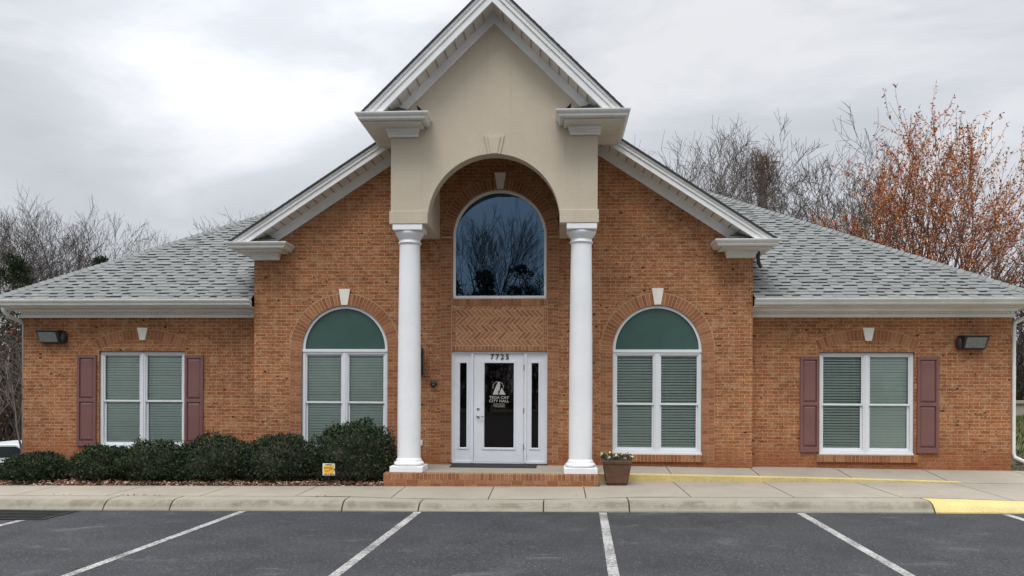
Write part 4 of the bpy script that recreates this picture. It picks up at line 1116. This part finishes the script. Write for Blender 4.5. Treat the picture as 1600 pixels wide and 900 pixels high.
# ------------------------------------------------------------------ fixtures
def wall_pack(x, z, label, side):
    o = thing('wall_light', label, 'wall light', (x, 0.30, z), 'box-shaped security lights on the wing walls')
    h = MB(); w, hh2 = 0.235, 0.125
    # hood: wedge, deeper at the top
    a = [(x-w, 0.298, z-hh2), (x+w, 0.298, z-hh2), (x+w, 0.298, z+hh2), (x-w, 0.298, z+hh2)]
    b = [(x-w+0.03, 0.17, z-hh2+0.01), (x+w-0.03, 0.17, z-hh2+0.01), (x+w-0.01, 0.05, z+hh2-0.012), (x-w+0.01, 0.05, z+hh2-0.012)]
    h.prism(a, b); h.box(x-w-0.015, x+w+0.015, 0.035, 0.297, z+hh2-0.01, z+hh2+0.014)
    h.build('housing', 'bronze', o, bevel=0.008)
    g_ = MB(); c, s2 = 0.95, 0.0
    def ip(fx, fz, d):
        xx_ = lerp(-w+0.05, w-0.05, fx); zz_ = lerp(-hh2+0.03, hh2-0.03, fz); yy_ = lerp(0.17, 0.05, (zz_+hh2)/(2*hh2))-d
        return (x+xx_, yy_, z+zz_)
    q_ = [ip(0, 0, 0.004), ip(0.98, 0, 0.004), ip(0.98, 1, 0.004), ip(0, 1, 0.004)]
    g_.prism(q_, [(p[0], p[1]-0.012, p[2]) for p in q_]); g_.build('lens', 'lamp_glass', o)
    k_ = MB()
    xk = x+side*(w+0.02)
    k_.lathe(0, 0, [(0.001, 0), (0.085, 0), (0.10, 0.03), (0.10, 0.10), (0.06, 0.13), (0.001, 0.135)], 16)
    k_.v = [(xk+v[0]*0.45, 0.297-v[2]*1.2, z-0.01+v[1]*1.15) for v in k_.v]; k_.build('end_cap', 'bronze', o, smooth=True)
wall_pack(-9.06, 2.835, 'dark bronze box light on the brick above the hedge, left of the shuttered window', 1)
wall_pack(8.975, 2.745, 'dark bronze box light high on the brick near the white corner downspout', -1)
ln = thing('wall_lantern', 'black carriage lantern on the brick just behind the left white column', 'lantern', (-1.52, 0, 2.2))
q = MB(); q.box(-1.57, -1.47, -0.02, -0.001, 2.10, 2.62); q.build('back_plate', 'black', ln)
q = MB(); q.lathe(-1.52, -0.14, [(0.02, 2.10), (0.055, 2.16), (0.068, 2.2)], 8); q.lathe(-1.52, -0.14, [(0.085, 2.52), (0.05, 2.60), (0.02, 2.66)], 8)
for a in range(4):
    t_ = R(45+90*a); q.tube([(-1.52+0.062*math.cos(t_), -0.14+0.062*math.sin(t_), 2.19), (-1.52+0.078*math.cos(t_), -0.14+0.078*math.sin(t_), 2.53)], 0.007, 5)
q.tube([(-1.52, -0.02, 2.3), (-1.52, -0.08, 2.12), (-1.52, -0.14, 2.11)], 0.012, 6); q.build('cage', 'black', ln)
q = MB(); q.lathe(-1.52, -0.14, [(0.056, 2.201), (0.07, 2.518)], 12); q.build('lantern_glass', 'car_glass', ln, smooth=True)
q = MB(); q.lathe(0, 0, [(0.001, 0), (0.062, 0), (0.066, 0.035), (0.055, 0.05), (0.001, 0.055)], 20)
q.v = [(-1.265+v[0], -0.001-v[2], 1.93+v[1]) for v in q.v]
sp_ = thing('wall_buzzer', 'small round black buzzer on the brick left of the entrance door', 'buzzer', (-1.265, 0, 1.93)); q.build('body', 'black', sp_, smooth=True)
q = MB(); q.box(-1.285, -1.245, -0.064, -0.057, 1.90, 1.925); q.build('badge', 'steel', sp_)
q = MB(); q.box(-1.565, -1.475, -0.035, -0.001, 0.735, 0.835); q.box(-1.545, -1.495, -0.041, -0.0355, 0.755, 0.815)
q.origin = Vector((-1.52, 0, 0.785)); tag(q.build('wall_outlet', 'white', bevel=0.004), 'small white weatherproof outlet low on the brick beside the left column', 'outlet')
q = MB(); q.box(-0.88, 0.74, -0.58, -0.04, 0.3735, 0.386)
q.origin = Vector((-0.07, -0.3, 0.3735)); tag(q.build('doormat', 'rubber', bevel=0.004), 'black rubber doormat lying before the white entrance door', 'doormat')

# planter
pl_ = thing('flower_planter', 'square terracotta planter with cream pansies beside the right column', 'planter', (2.14, -1.27, 0.183))
px_, py_, pz_ = 2.165, -1.30, 0.186
q = MB()
def sq(h, z): return [(px_-h, py_-h, z), (px_+h, py_-h, z), (px_+h, py_+h, z), (px_-h, py_+h, z)]
q.prism(sq(0.185, pz_+0.025), sq(0.235, pz_+0.355)); q.prism(sq(0.17, pz_), sq(0.18, pz_+0.024))
q.prism(sq(0.243, pz_+0.356), sq(0.262, pz_+0.425)); q.build('pot', 'terracotta', pl_, bevel=0.012)
q = MB(); q.prism(sq(0.225, pz_+0.40), sq(0.225, pz_+0.43)); q.build('potting_soil', 'soil', pl_)
def leaf(mb, c, d, up, ln_, wd, mi=0, fold=0.25):
    d = d.normalized(); sdv = d.cross(up)
    if sdv.length < 1e-4: sdv = d.orthogonal()
    sdv.normalize(); nn = sdv.cross(d)
    b = c; m_ = c+d*ln_*0.5; t_ = c+d*ln_
    l_ = m_+sdv*wd*0.5+nn*wd*fold; r_ = m_-sdv*wd*0.5+nn*wd*fold
    i = len(mb.v); mb.v += [tuple(b), tuple(r_), tuple(t_), tuple(l_)]
    mb.f.append((i, i+1, i+2, i+3)); mb.uv.append([(0, 0)]*4); mb.mi.append(mi)
rr = random.Random(5)
def rv(r_): return Vector((r_.gauss(0, 1), r_.gauss(0, 1), r_.gauss(0, 1))).normalized()
q = MB()
for k in range(500):
    c = Vector((px_+rr.uniform(-0.27, 0.27), py_+rr.uniform(-0.27, 0.27), pz_+0.43+rr.uniform(0, 0.07)))
    leaf(q, c, rv(rr)+Vector((0, 0, 0.6)), Vector((0, 0, 1)), rr.uniform(0.03, 0.055), 0.025)
q.build('pansy_leaves', 'leaf_pot', pl_, fixn=False)
q = MB()
for k in range(26):
    c = Vector((px_+rr.uniform(-0.27, 0.27), py_+rr.uniform(-0.28, 0.25), pz_+0.455+rr.uniform(0, 0.075)))
    nrm = (Vector((0, -1, 0.6))+rv(rr)*0.7).normalized(); a = nrm.orthogonal().normalized(); b = nrm.cross(a); i = len(q.v)
    rad = rr.uniform(0.016, 0.027)
    for j in range(7):
        t_ = 2*math.pi*j/7; p = c+(a*math.cos(t_)+b*math.sin(t_))*rad+nrm*(0.006 if j % 2 else 0); q.v.append(tuple(p))
    q.f.append(tuple(range(i, i+7))); q.uv.append([(0, 0)]*7); q.mi.append(0)
q.build('pansy_flowers', 'flower', pl_, fixn=False)
# little yard sign
ys_ = thing('yard_sign', 'tiny yellow security sign with white border in front of the hedge', 'sign', (-2.86, -1.56, 0.17))
q = MB(); q.box(-2.975, -2.758, -1.578, -1.572, 0.312, 0.522); q.build('sign_board', 'sign_white', ys_)
q = MB(); q.box(-2.955, -2.778, -1.582, -1.5785, 0.345, 0.487); q.build('yellow_field', 'sign_yellow', ys_)
q = MB(); q.box(-2.955, -2.800, -1.5855, -1.5825, 0.438, 0.449)
for a, b, z in ((-2.94, -2.915, 0.385), (-2.905, -2.87, 0.385), (-2.86, -2.845, 0.40), (-2.84, -2.81, 0.415)): q.box(a, b, -1.5855, -1.5825, z, z+0.010)
for a, b in ((-2.955, -2.94), (-2.925, -2.90), (-2.885, -2.865), (-2.85, -2.815), (-2.80, -2.785)): q.box(a, b, -1.5855, -1.5785, 0.322, 0.338)
for a, b in ((-2.93, -2.91), (-2.90, -2.86), (-2.85, -2.82)): q.box(a, b, -1.5855, -1.5785, 0.495, 0.508)
q.build('sign_marks', 'sign_ink', ys_)
q = MB(); q.tube([(-2.866, -1.565, 0.12), (-2.866, -1.565, 0.42)], 0.006, 6); q.build('stake', 'black', ys_)

# ------------------------------------------------------------------ shrubs, leaf litter
def shrub(x, y, rx, ry, h, seed, label, nleaf):
    r_ = random.Random(seed); z0 = bed_z(x, y)
    o = thing('boxwood_shrub', label, 'shrub', (x, y, z0), 'dark evergreen shrubs along the left wall')
    def rad(th, ph):   # uneven lobed outline
        v = Vector((math.cos(th)*math.cos(ph), math.sin(th)*math.cos(ph), math.sin(ph)))
        return v, 1+0.26*noise.noise(v*2.3+Vector((seed, 0, 0)))+0.14*noise.noise(v*5.5+Vector((0, seed, 0)))
    co = MB(); n1, n2 = 14, 8; base = 0
    for j in range(n2+1):
        for i in range(n1):
            v, rr_ = rad(2*math.pi*i/n1, lerp(-0.5, math.pi/2, j/n2)); rr_ *= 0.74
            co.v.append((x+v.x*rx*rr_, y+v.y*ry*rr_, max(z0-0.02, z0+h*0.42+v.z*h*0.58*rr_)))
    for j in range(n2):
        for i in range(n1):
            co.f.append((j*n1+i, j*n1+(i+1) % n1, (j+1)*n1+(i+1) % n1, (j+1)*n1+i)); co.uv.append([(0, 0)]*4); co.mi.append(0)
    co.build('branches', 'bark_dark', o, smooth=True)
    lv = MB()
    for k in range(nleaf):
        th = r_.uniform(0, 2*math.pi); ph = math.asin(r_.uniform(-0.62, 1))
        v, rr_ = rad(th, ph); d = rr_*lerp(0.72, 1.02, r_.random()**0.6)
        if r_.random() < 0.07: d *= r_.uniform(1.02, 1.12)
        c = Vector((x+v.x*rx*d, y+v.y*ry*d, z0+h*0.42+v.z*h*0.58*d))
        if c.z < z0+0.02: c.z = z0+r_.uniform(0.02, 0.10)
        leaf(lv, c, v*0.7+rv(r_)*0.9+Vector((0, 0, 0.5)), v+rv(r_)*0.4, r_.uniform(0.038, 0.066), r_.uniform(0.018, 0.028))
    lv.build('foliage', 'leaf_shrub', o, fixn=False)
SH = [(-8.50, -1.08, 0.62, 0.46, 0.47, 'low round dark shrub at the left end of the hedge', 8000),
      (-7.22, -1.02, 0.58, 0.52, 0.60, 'second dark shrub from the left, below the left shutter', 8000),
      (-6.24, -1.08, 0.70, 0.52, 0.70, 'dark shrub under the middle of the shuttered window', 9000),
      (-5.08, -1.04, 0.80, 0.56, 0.78, 'broad dark shrub in front of the step in the brick wall', 10000),
      (-3.92, -1.02, 0.72, 0.56, 0.82, 'dark shrub under the left edge of the arched window', 9500),
      (-2.55, -1.04, 0.76, 0.56, 1.04, 'tallest dark shrub beside the left white column', 12500)]
for i, (x, y_, rx, ry, h, lb, nl) in enumerate(SH): shrub(x, y_, rx, ry, h, 20+i*7, lb, nl)
tw = thing('boxwood_shrub', 'tiny greenish shrub at the far left end of the bed', 'shrub', (-9.5, -1.15, 0.06), 'dark evergreen shrubs along the left wall')
lv = MB(); r_ = random.Random(8)
for k in range(2600):
    v = rv(r_); d = r_.uniform(0.6, 1); cc = (-9.25, -1.1) if k % 2 else (-9.62, -1.2)
    c = Vector((cc[0]+v.x*0.30*d, cc[1]+v.y*0.28*d, 0.06+abs(v.z)*(0.24 if k % 2 else 0.14)*d)); leaf(lv, c, v+Vector((0, 0, 0.5)), v, 0.05, 0.024)
lv.build('foliage', 'leaf_shrub', tw, fixn=False)
r_ = random.Random(9); lt = MB()
for k in range(4200):
    x = r_.uniform(-9.6, -1.95); y_ = -1.585+abs(r_.gauss(0, 0.22)) if r_.random() < 0.8 else r_.uniform(-1.5, 0.1)
    if x < -7.9 and r_.random() < 0.55: continue
    c = Vector((x, y_, bed_z(x, y_)+r_.uniform(0.005, 0.05)))
    d = Vector((r_.gauss(0, 1), r_.gauss(0, 1), r_.gauss(0, 0.45))); leaf(lt, c, d, Vector((0, 0, 1))+rv(r_)*0.6, r_.uniform(0.03, 0.075), r_.uniform(0.02, 0.045), fold=r_.uniform(-0.3, 0.4))
tag(lt.build('leaf_litter', 'leaf_litter', fixn=False, kind='stuff'), 'dry pinkish brown leaves scattered over the mulch under the hedge', 'leaf litter')
r_ = random.Random(19); lt = MB()
for k in range(30):
    cx_, cy_ = r_.choice([(-6.9, -2.75), (-5.75, -2.8), (-5.6, -2.78), (-5.4, -2.84), (-2.6, -2.9), (0.6, -6.5), (-2.3, -5.2), (-3.9, -7.3)])
    x, y_ = cx_+r_.gauss(0, 0.08), cy_+r_.gauss(0, 0.03)
    z_ = walk_z(x, y_)+0.006 if y_ > -3.1 else gz(x)+0.006
    leaf(lt, Vector((x, y_, z_)), Vector((r_.gauss(0, 1), r_.gauss(0, 1), 0.1)), Vector((0, 0, 1)), 0.045, 0.022)
tag(lt.build('fallen_leaves', 'leaf_rust', fixn=False, kind='stuff'), 'a few stray dead leaves on the pavement and asphalt', 'leaf litter')

# right-hand strip beyond the downspout: mulch, grass, low wall
r_ = random.Random(31); mc = MB()
for k in range(2600):
    x = r_.uniform(9.78, 13.5); y_ = r_.uniform(-0.9, 3.4); c = Vector((x, y_, ground_h(x, y_)+r_.uniform(0.0, 0.04)))
    leaf(mc, c, Vector((r_.gauss(0, 1), r_.gauss(0, 1), r_.gauss(0, 0.3))), Vector((0, 0, 1)), r_.uniform(0.05, 0.12), r_.uniform(0.02, 0.05))
tag(mc.build('mulch', 'mulch', fixn=False, kind='stuff'), 'brown bark mulch at the right corner of the building', 'mulch')
gr = MB()
for k in range(9000):
    x = r_.uniform(10.2, 18.5); y_ = r_.uniform(3.4, 14.5)
    if x > 9.9+ (y_+15.5)*0.32: continue
    c = Vector((x, y_, ground_h(x, y_))); leaf(gr, c, Vector((r_.gauss(0, 0.4), r_.gauss(0, 0.4), 1)), Vector((0, -1, 0)), r_.uniform(0.08, 0.18), 0.03)
tag(gr.build('grass', 'grass', fixn=False, kind='stuff'), 'patch of short green grass behind the right corner of the building', 'grass')
q = MB(); q.box(9, 40, 15.0, 15.4, 0.3, 1.35); q.box(8.9, 40.1, 14.93, 15.45, 1.351, 1.46)
q.origin = Vector((20, 15.2, 0.5)); tag(q.build('retaining_wall', 'concrete'), 'low grey retaining wall beyond the grass, right of the building', 'retaining wall')

# ------------------------------------------------------------------ trees
def grow(mb, tips, r_, p, d, length, rad, level, maxl, spread, upb, nch, seg3, wig=0.10, minr=0.012):
    n = 5 if level == 0 else 4 if level < maxl else 3
    pts = [p.copy()]; rads = [rad]; q_ = p.copy(); dd = d.normalized(); dirs = [dd.copy()]
    for k in range(n):
        dd = (dd+rv(r_)*wig+Vector((0, 0, upb*0.10))).normalized(); q_ = q_+dd*(length/n)
        pts.append(q_.copy()); rads.append(max(minr*0.7, lerp(rad, rad*0.38, (k+1)/n))); dirs.append(dd.copy())
    mb.tube(pts, rads, 6 if level == 0 else 4 if level == 1 else 3, caps=False)
    if level >= maxl-1: tips.append((pts, dirs))
    if level >= maxl: return
    k_n = nch[min(level, len(nch)-1)]
    for k in range(k_n):
        t = lerp(0.28 if level else 0.40, 1.0, (k+r_.random()*0.8)/k_n); i = min(n-1, int(t*n)); f = t*n-i; f = min(1, f)
        c = pts[i].lerp(pts[i+1], f); a = dirs[i+1].orthogonal().normalized(); a.rotate(Matrix.Rotation(r_.uniform(0, 2*math.pi), 3, dirs[i+1]))
        ang = R(r_.uniform(spread[0], spread[1])); nd = (dirs[i+1]*math.cos(ang)+a*math.sin(ang)+Vector((0, 0, upb*0.25))).normalized()
        grow(mb, tips, r_, c, nd, length*r_.uniform(0.50, 0.74)*(1.05-0.25*t), max(minr, lerp(rads[i], rads[i+1], f)*0.62), level+1, maxl, spread, upb, nch, seg3, wig, minr)
def tree(x, y_, z0, h, seed, label, bark='bark', stems=1, trunk=0.30, rad=0.16, spread=(24, 55), upb=0.45, nch=(7, 6, 5, 4), maxl=4, minr=0.014, leaves=None, lean=(0, 0), group='bare winter trees around the building', stemang=16, name='bare_tree', cat='tree', wig=0.13, wide=1.0, fan=False):
    r_ = random.Random(seed); o = thing(name, label, cat, (x, y_, z0), group)
    tm = MB(); tips = []; cm = MB()
    base = Vector((x, y_, z0-0.1)); top = base+Vector((lean[0], lean[1], 1)).normalized()*h*trunk
    tm.tube([base, base.lerp(top, 0.5)+Vector((r_.uniform(-.1, .1), 0, 0)), top], [rad*1.25, rad, rad*0.85], 8, caps=False)
    for s_ in range(stems):
        an = 2*math.pi*s_*(0.382 if fan else 1/max(1, stems))+r_.uniform(-0.4, 0.4); sa = R(stemang)*math.sqrt((s_+0.5)/stems) if fan else R(stemang)*(1 if stems > 1 else 0.2)*r_.uniform(0.5, 1.2)
        d = Vector((math.cos(an)*math.sin(sa)+lean[0]*0.5, math.sin(an)*math.sin(sa), math.cos(sa)))
        grow(cm, tips, r_, top-Vector((0, 0, 0.05)), d, h*(1-trunk)*(r_.uniform(0.92, 1.04)*(1-0.22*(sa/R(stemang))**2) if fan else r_.uniform(0.70, 0.86)), rad*(0.8 if stems == 1 else 0.62), 0, maxl, spread, upb, nch, 3, wig, minr)
    zs_ = sorted(v[2] for v in cm.v); k_ = h/(zs_[int(len(zs_)*0.9996)]-z0)
    sc_ = lambda v: (x+(v[0]-x)*k_*wide, y_+(v[1]-y_)*k_*wide, z0+(v[2]-z0)*k_)
    cm.v = [sc_(v) for v in cm.v]; tm.v = [sc_(v) for v in tm.v]
    tips = [([Vector(sc_(q)) for q in pts], dirs) for pts, dirs in tips]
    tm.build('trunk', bark, o, smooth=True)
    cm.build('crown', bark, o, fixn=False)
    if leaves:
        m_, per, ls, zmin = leaves; lv = MB()
        for pts, dirs in tips:
            for k in range(per if r_.random() > 0.12 else 0):
                i = r_.randrange(len(pts)-1); c = pts[i].lerp(pts[i+1], r_.random())+rv(r_)*0.05
                leaf(lv, c, rv(r_)+dirs[i]*0.6, rv(r_), r_.uniform(0.45, 1.5)*ls, r_.uniform(0.3, 0.7)*ls)
        lv.build('foliage', m_, o, fixn=False)
    return o
# left group
LT = [(-24.6, 21, 10.8, 101, 'tall bare grey tree at the far left edge', 'bark', 3),
      (-22.9, 22, 10.5, 102, 'bare grey tree just right of the tall one at the left edge', 'bark', 2),
      (-21.1, 20, 10.0, 103, 'bare forked tree rising left of the cedar', 'bark_dark', 2),
      (-19.9, 22, 9.9, 104, 'light bare tree with curved limbs above the left roof edge', 'bark_light', 2),
      (-17.7, 20, 8.7, 105, 'small bare tree peeking over the left roof slope', 'bark', 2)]
for i, (x, y_, h, sd_, lb, bk, st_) in enumerate(LT):
    tree(x, y_, -1.0, h+1.0, sd_, lb, bk, stems=st_, rad=0.15, trunk=0.25, stemang=17, minr=0.010, nch=(6, 6, 5, 4), wide=0.85)
tree(-18.2, 34, 0, 12.8, 106, 'distant bare tree tips over the left roof slope near the gable', 'bark', stems=3, rad=0.16, trunk=0.3, stemang=24, minr=0.016, nch=(6, 5, 5, 3))
tree(-30.0, 24, -1, 13.0, 108, 'bare tree almost outside the picture on the left', 'bark', stems=2, rad=0.17)
# right group
RT = [(9.3, 24, 14.4, 201, 'slim bare tree left of the ivy-clad snag', 'bark', 3, 17),
      (12.4, 27, 14.0, 202, 'fine bare tree standing behind the ivy-clad snag', 'bark', 2, 20),
      (12.6, 21, 12.4, 203, 'pale bare tree with thin upright limbs left of the rust-coloured tree', 'bark', 2, 24),
      (14.9, 23, 13.8, 204, 'dark bare tree partly behind the rust-coloured tree', 'bark_dark', 3, 24)]
for i, (x, y_, h, sd_, lb, bk, st_, sa) in enumerate(RT):
    tree(x, y_, 0, h, sd_, lb, bk, stems=st_, rad=0.17, trunk=0.28, stemang=sa+4, minr=0.013, nch=(6, 5, 5, 4), wide=0.9)
tree(16.4, 18.5, 0.5, 13.5, 301, 'large tree covered in rust-orange spring buds above the right roof', 'bark_red', stems=15, rad=0.20, trunk=0.16, stemang=38, spread=(18, 40), upb=0.30, nch=(7, 4, 3), maxl=3, minr=0.014, fan=True,
     leaves=('leaf_orange', 13, 0.12, 0), group='budding trees on the right', name='budding_tree', wig=0.07, wide=0.95)
tree(23.2, 21, 0.5, 9.0, 302, 'smaller rusty tree at the right edge of the picture', 'bark_red', stems=5, rad=0.16, trunk=0.15, stemang=34, spread=(20, 45), nch=(6, 5, 4), maxl=3,
     leaves=('leaf_rust', 12, 0.13, 0), group='budding trees on the right', name='budding_tree')
# ivy-clad snag with snapped top
sn = thing('tree_snag', 'broken-topped dead trunk wrapped in dry brown vines between bare trees', 'dead tree', (11.9, 28, 0))
q = MB(); q.tube([(11.9, 28, 0), (11.95, 28, 6), (12.0, 28, 11.5), (12.0, 28, 13.2), (12.02, 28, 14.2)], [0.38, 0.34, 0.26, 0.14, 0.05], 9); q.tube([(11.6, 28, 13.6), (11.9, 28, 13.8), (12.9, 28, 13.9)], 0.04, 5)
q.build('trunk', 'bark', sn)
q = MB(); r_ = random.Random(77)
for k in range(380):
    z_ = 11.6+2.4*r_.random()**0.8; w_ = 0.22+0.20*max(0, 1-abs(z_-13.2)/1.4)
    c = Vector((12.0+r_.gauss(0, w_), 28+r_.gauss(0, w_), z_)); d = (rv(r_)*0.5+Vector((0, 0, 1))).normalized(); L_2 = r_.uniform(0.3, 1.1)
    q.tube([c, c+d*L_2*0.5, c+(d+rv(r_)*0.3)*L_2], [0.022, 0.016, 0.008], 3, caps=False)
q.build('vines', 'bark_red', sn, fixn=False)
# evergreens and thickets
def cedar(x, y_, z0, h, w, seed, label, m_='leaf_cedar', n_=6000, ls=0.16, grp='evergreens behind the building', name='cedar_tree'):
    r_ = random.Random(seed); o = thing(name, label, 'tree', (x, y_, z0), grp)
    t = MB(); t.tube([(x, y_, z0), (x, y_, z0+h*0.95)], [0.14, 0.03], 6); t.build('trunk', 'bark_dark', o)
    lv = MB()
    for b in range(int(46)):
        zb_ = r_.uniform(0.10, 0.97); wr = w*(1-zb_)**0.7*(0.6+0.5*r_.random()); an = r_.uniform(0, 2*math.pi)
        cx2, cy2, cz2 = x+math.cos(an)*wr*0.75, y_+math.sin(an)*wr*0.75, z0+h*zb_+wr*0.25; cr2 = 0.22+0.30*wr
        for k in range(n_//46):
            v = rv(r_); dd = r_.random()**0.45
            c = Vector((cx2+v.x*cr2*dd, cy2+v.y*cr2*dd, cz2+v.z*cr2*0.75*dd)); leaf(lv, c, v+Vector((0, 0, 0.5)), rv(r_), ls*r_.uniform(0.6, 1.3), ls*0.35)
    lv.build('foliage', m_, o, fixn=False); return o
cedar(-19.0, 19, -1, 8.6, 1.3, 401, 'narrow dark green cedar just above the left roof edge')
cedar(-24.5, 18, -1, 9.6, 3.2, 402, 'brownish broad evergreen at the left edge below the bare crowns', n_=9000)
cedar(-21.6, 17, -1, 8.4, 2.6, 403, 'dark evergreen behind the left hip of the roof', n_=9000)
cedar(21.2, 16, 0.5, 7.3, 2.4, 404, 'dark green evergreen low behind the right hip of the roof', n_=9000)
cedar(24.0, 15, 0.5, 6.4, 2.8, 405, 'reddish-brown leafy tree at the right edge above the roof end', m_='leaf_rust', n_=9000, name='leafy_tree')
cedar(22.2, 18, 0.5, 9.2, 1.0, 406, 'slender olive-orange evergreen rising over the right hip', n_=3500)
def thicket(name, x0, x1, y0, y1, zf, h, n_, seed, label, mats, leafn, leafm):
    r_ = random.Random(seed); t = MB()
    for k in range(n_):
        x, y_ = r_.uniform(x0, x1), r_.uniform(y0, y1); z = zf(x, y_); hh_ = h*r_.uniform(0.45, 1.0)
        p = Vector((x, y_, z)); d = Vector((r_.gauss(0, 0.22), r_.gauss(0, 0.22), 1)); pts = [p]
        for s_ in range(3): d = (d+rv(r_)*0.22).normalized(); pts.append(pts[-1]+d*hh_/3)
        t.tube(pts, [0.035, 0.026, 0.018, 0.010], 3, caps=False)
        for s_ in range(5):
            b = pts[r_.randrange(1, 3)].lerp(pts[3], r_.random()); d2 = (rv(r_)+Vector((0, 0, 0.5))).normalized()
            t.tube([b, b+d2*hh_*0.13, b+(d2+rv(r_)*0.4)*hh_*0.24], [0.016, 0.011, 0.007], 3, caps=False)
    for k in range(leafn):
        x, y_ = r_.uniform(x0, x1), r_.uniform(y0, y1); z = zf(x, y_)+h*r_.random()**1.4*0.85
        leaf(t, Vector((x, y_, z)), rv(r_), rv(r_), r_.uniform(0.10, 0.22), 0.07, mi=1)
    return tag(t.build(name, mats, fixn=False, kind='stuff'), label, 'thicket')
thicket('thicket', -40, -13.5, 10, 24, lambda x, y_: -1.3, 6.6, 1700, 501, 'dense brown brushwood filling the view left of the building', ['bark_dark', 'leaf_rust'], 26000, 'leaf_rust')
thicket('thicket', 11.5, 36, 17, 27, lambda x, y_: 0.8, 5.6, 1000, 502, 'dark tangled brushwood right of the building', ['bark_dark', 'leaf_rust'], 16000, 'leaf_rust')
# young multi-stem tree beside the left corner
tree(-10.05, 0.8, -0.15, 3.0, 601, 'young smooth-barked tree with forked stems at the left corner of the building', 'bark_light', stems=3, rad=0.045, trunk=0.26, stemang=24, spread=(18, 40), nch=(4, 3, 3), maxl=3, minr=0.006, group='young trees at the left corner')
tree(-10.35, 0.3, -0.15, 2.6, 602, 'leaning thin stem cut by the left edge of the picture', 'bark_light', stems=2, rad=0.038, trunk=0.30, lean=(-0.25, 0), stemang=30, nch=(4, 3, 3), maxl=3, minr=0.006, group='young trees at the left corner')
# trees across the car park, seen only in the glass
tree(-4.3, -48, 0, 17.0, 701, 'big bare tree across the car park, mirrored in the arched upper window', 'bark_dark', stems=7, rad=0.17, trunk=0.40, stemang=32, spread=(14, 38), upb=0.5, nch=(6, 5, 4, 3), maxl=4, minr=0.010, wide=0.95, group='trees across the car park')
tree(0.8, -53, 0, 13.2, 702, 'smaller bare tree across the car park', 'bark_dark', stems=3, rad=0.25, stemang=24, nch=(6, 5, 5), maxl=3, minr=0.03, group='trees across the car park')
thicket('hedge_row', -45, 45, -58, -50, lambda x, y_: 0, 13.0, 1500, 503, 'dark brush line across the car park behind the viewer', ['bark_dark', 'leaf_cedar'], 40000, 'leaf_cedar')

for i, (x, y_, h) in enumerate([(-11.5, -50, 11.5), (-8.2, -51, 12.2), (-5.0, -50.5, 11.6), (-2.0, -51.5, 12.4), (1.6, -50, 11.4), (5.0, -51, 12.0)]):
    cedar(x, y_, 0, h, 3.4, 800+i, ['leftmost', 'second', 'third', 'fourth', 'fifth', 'rightmost'][i]+' dark evergreen in the row across the car park', n_=5000, ls=0.3, grp='evergreens across the car park')
# ------------------------------------------------------------------ white car below the left corner
cz = -1.17; cy0 = 5.2
car = thing('parked_car', 'white car parked low behind the left corner, mostly hidden by the brick wall', 'car', (-13.6, 6.1, cz))
# side profile along X (nose to the right)
prof = [(-15.9, 0.35), (-15.95, 0.75), (-15.8, 1.0), (-15.1, 1.06), (-14.5, 1.45), (-13.2, 1.47), (-12.5, 1.13), (-11.35, 0.98), (-11.2, 0.72), (-11.22, 0.32)]
wh = [(-15.1, 0.34), (-12.15, 0.34)]
def lower(x0, x1): return (x0, x1)
out = list(prof)
bot = [(-11.22, 0.32)]
for wx in (-12.15, -15.1):
    bot += [(wx+0.42*math.cos(a), 0.34+0.42*math.sin(a)) for a in [R(5+170*k/12) for k in range(13)]]
bot += [(-15.9, 0.35)]
poly = prof[:-1]+bot[:-1]
q = MB(); q.plate([(p[0], p[1]+cz) for p in poly][::-1], [], cy0, cy0+1.8); q.build('body', 'car_paint', car, bevel=0.05)
for yy_ in (cy0-0.003, cy0+1.803):
    q = MB(); q.plate([(p[0], p[1]+cz) for p in [(-15.0, 1.08), (-14.45, 1.39), (-13.25, 1.41), (-12.7, 1.12)]][::-1], [], yy_-0.004, yy_+0.004); q.build('side_window', 'car_glass', car)
for wx in (-12.15, -15.1):
    for yy_ in (cy0+0.10, cy0+1.70):
        q = MB(); q.lathe(0, 0, [(0.20, -0.11), (0.32, -0.11), (0.345, -0.07), (0.345, 0.07), (0.32, 0.11), (0.20, 0.11)], 28)
        q.v = [(wx+v[0], yy_+v[2], cz+0.345+v[1]) for v in q.v]; w_ = q.build('wheel', 'tyre', car, smooth=True)
        q = MB(); q.lathe(0, 0, [(0.02, -0.09), (0.205, -0.10), (0.205, 0.10), (0.02, 0.09)], 20)
        q.v = [(wx+v[0], yy_+v[2], cz+0.345+v[1]) for v in q.v]; q.build('rim', 'steel', w_, smooth=True)
for yy_ in (cy0+0.25, cy0+1.55):
    q = MB(); q.box(-11.24, -11.18, yy_-0.16, yy_+0.16, cz+0.66, cz+0.80); q.build('headlight', 'lamp_glass', car)
q = MB(); q.box(-15.8, -11.3, cy0-0.006, cy0-0.001, cz+0.90, cz+0.915); q.build('body_line', 'vent', car)
q = MB()
for a, b, c_, d_ in ((-30, -9.9, 3.5, 9.5),): q.face([(a, c_, cz), (b, c_, cz), (b, d_, cz), (a, d_, cz)])
q.build('lower_driveway', 'asphalt', kind='structure', fixn=False)
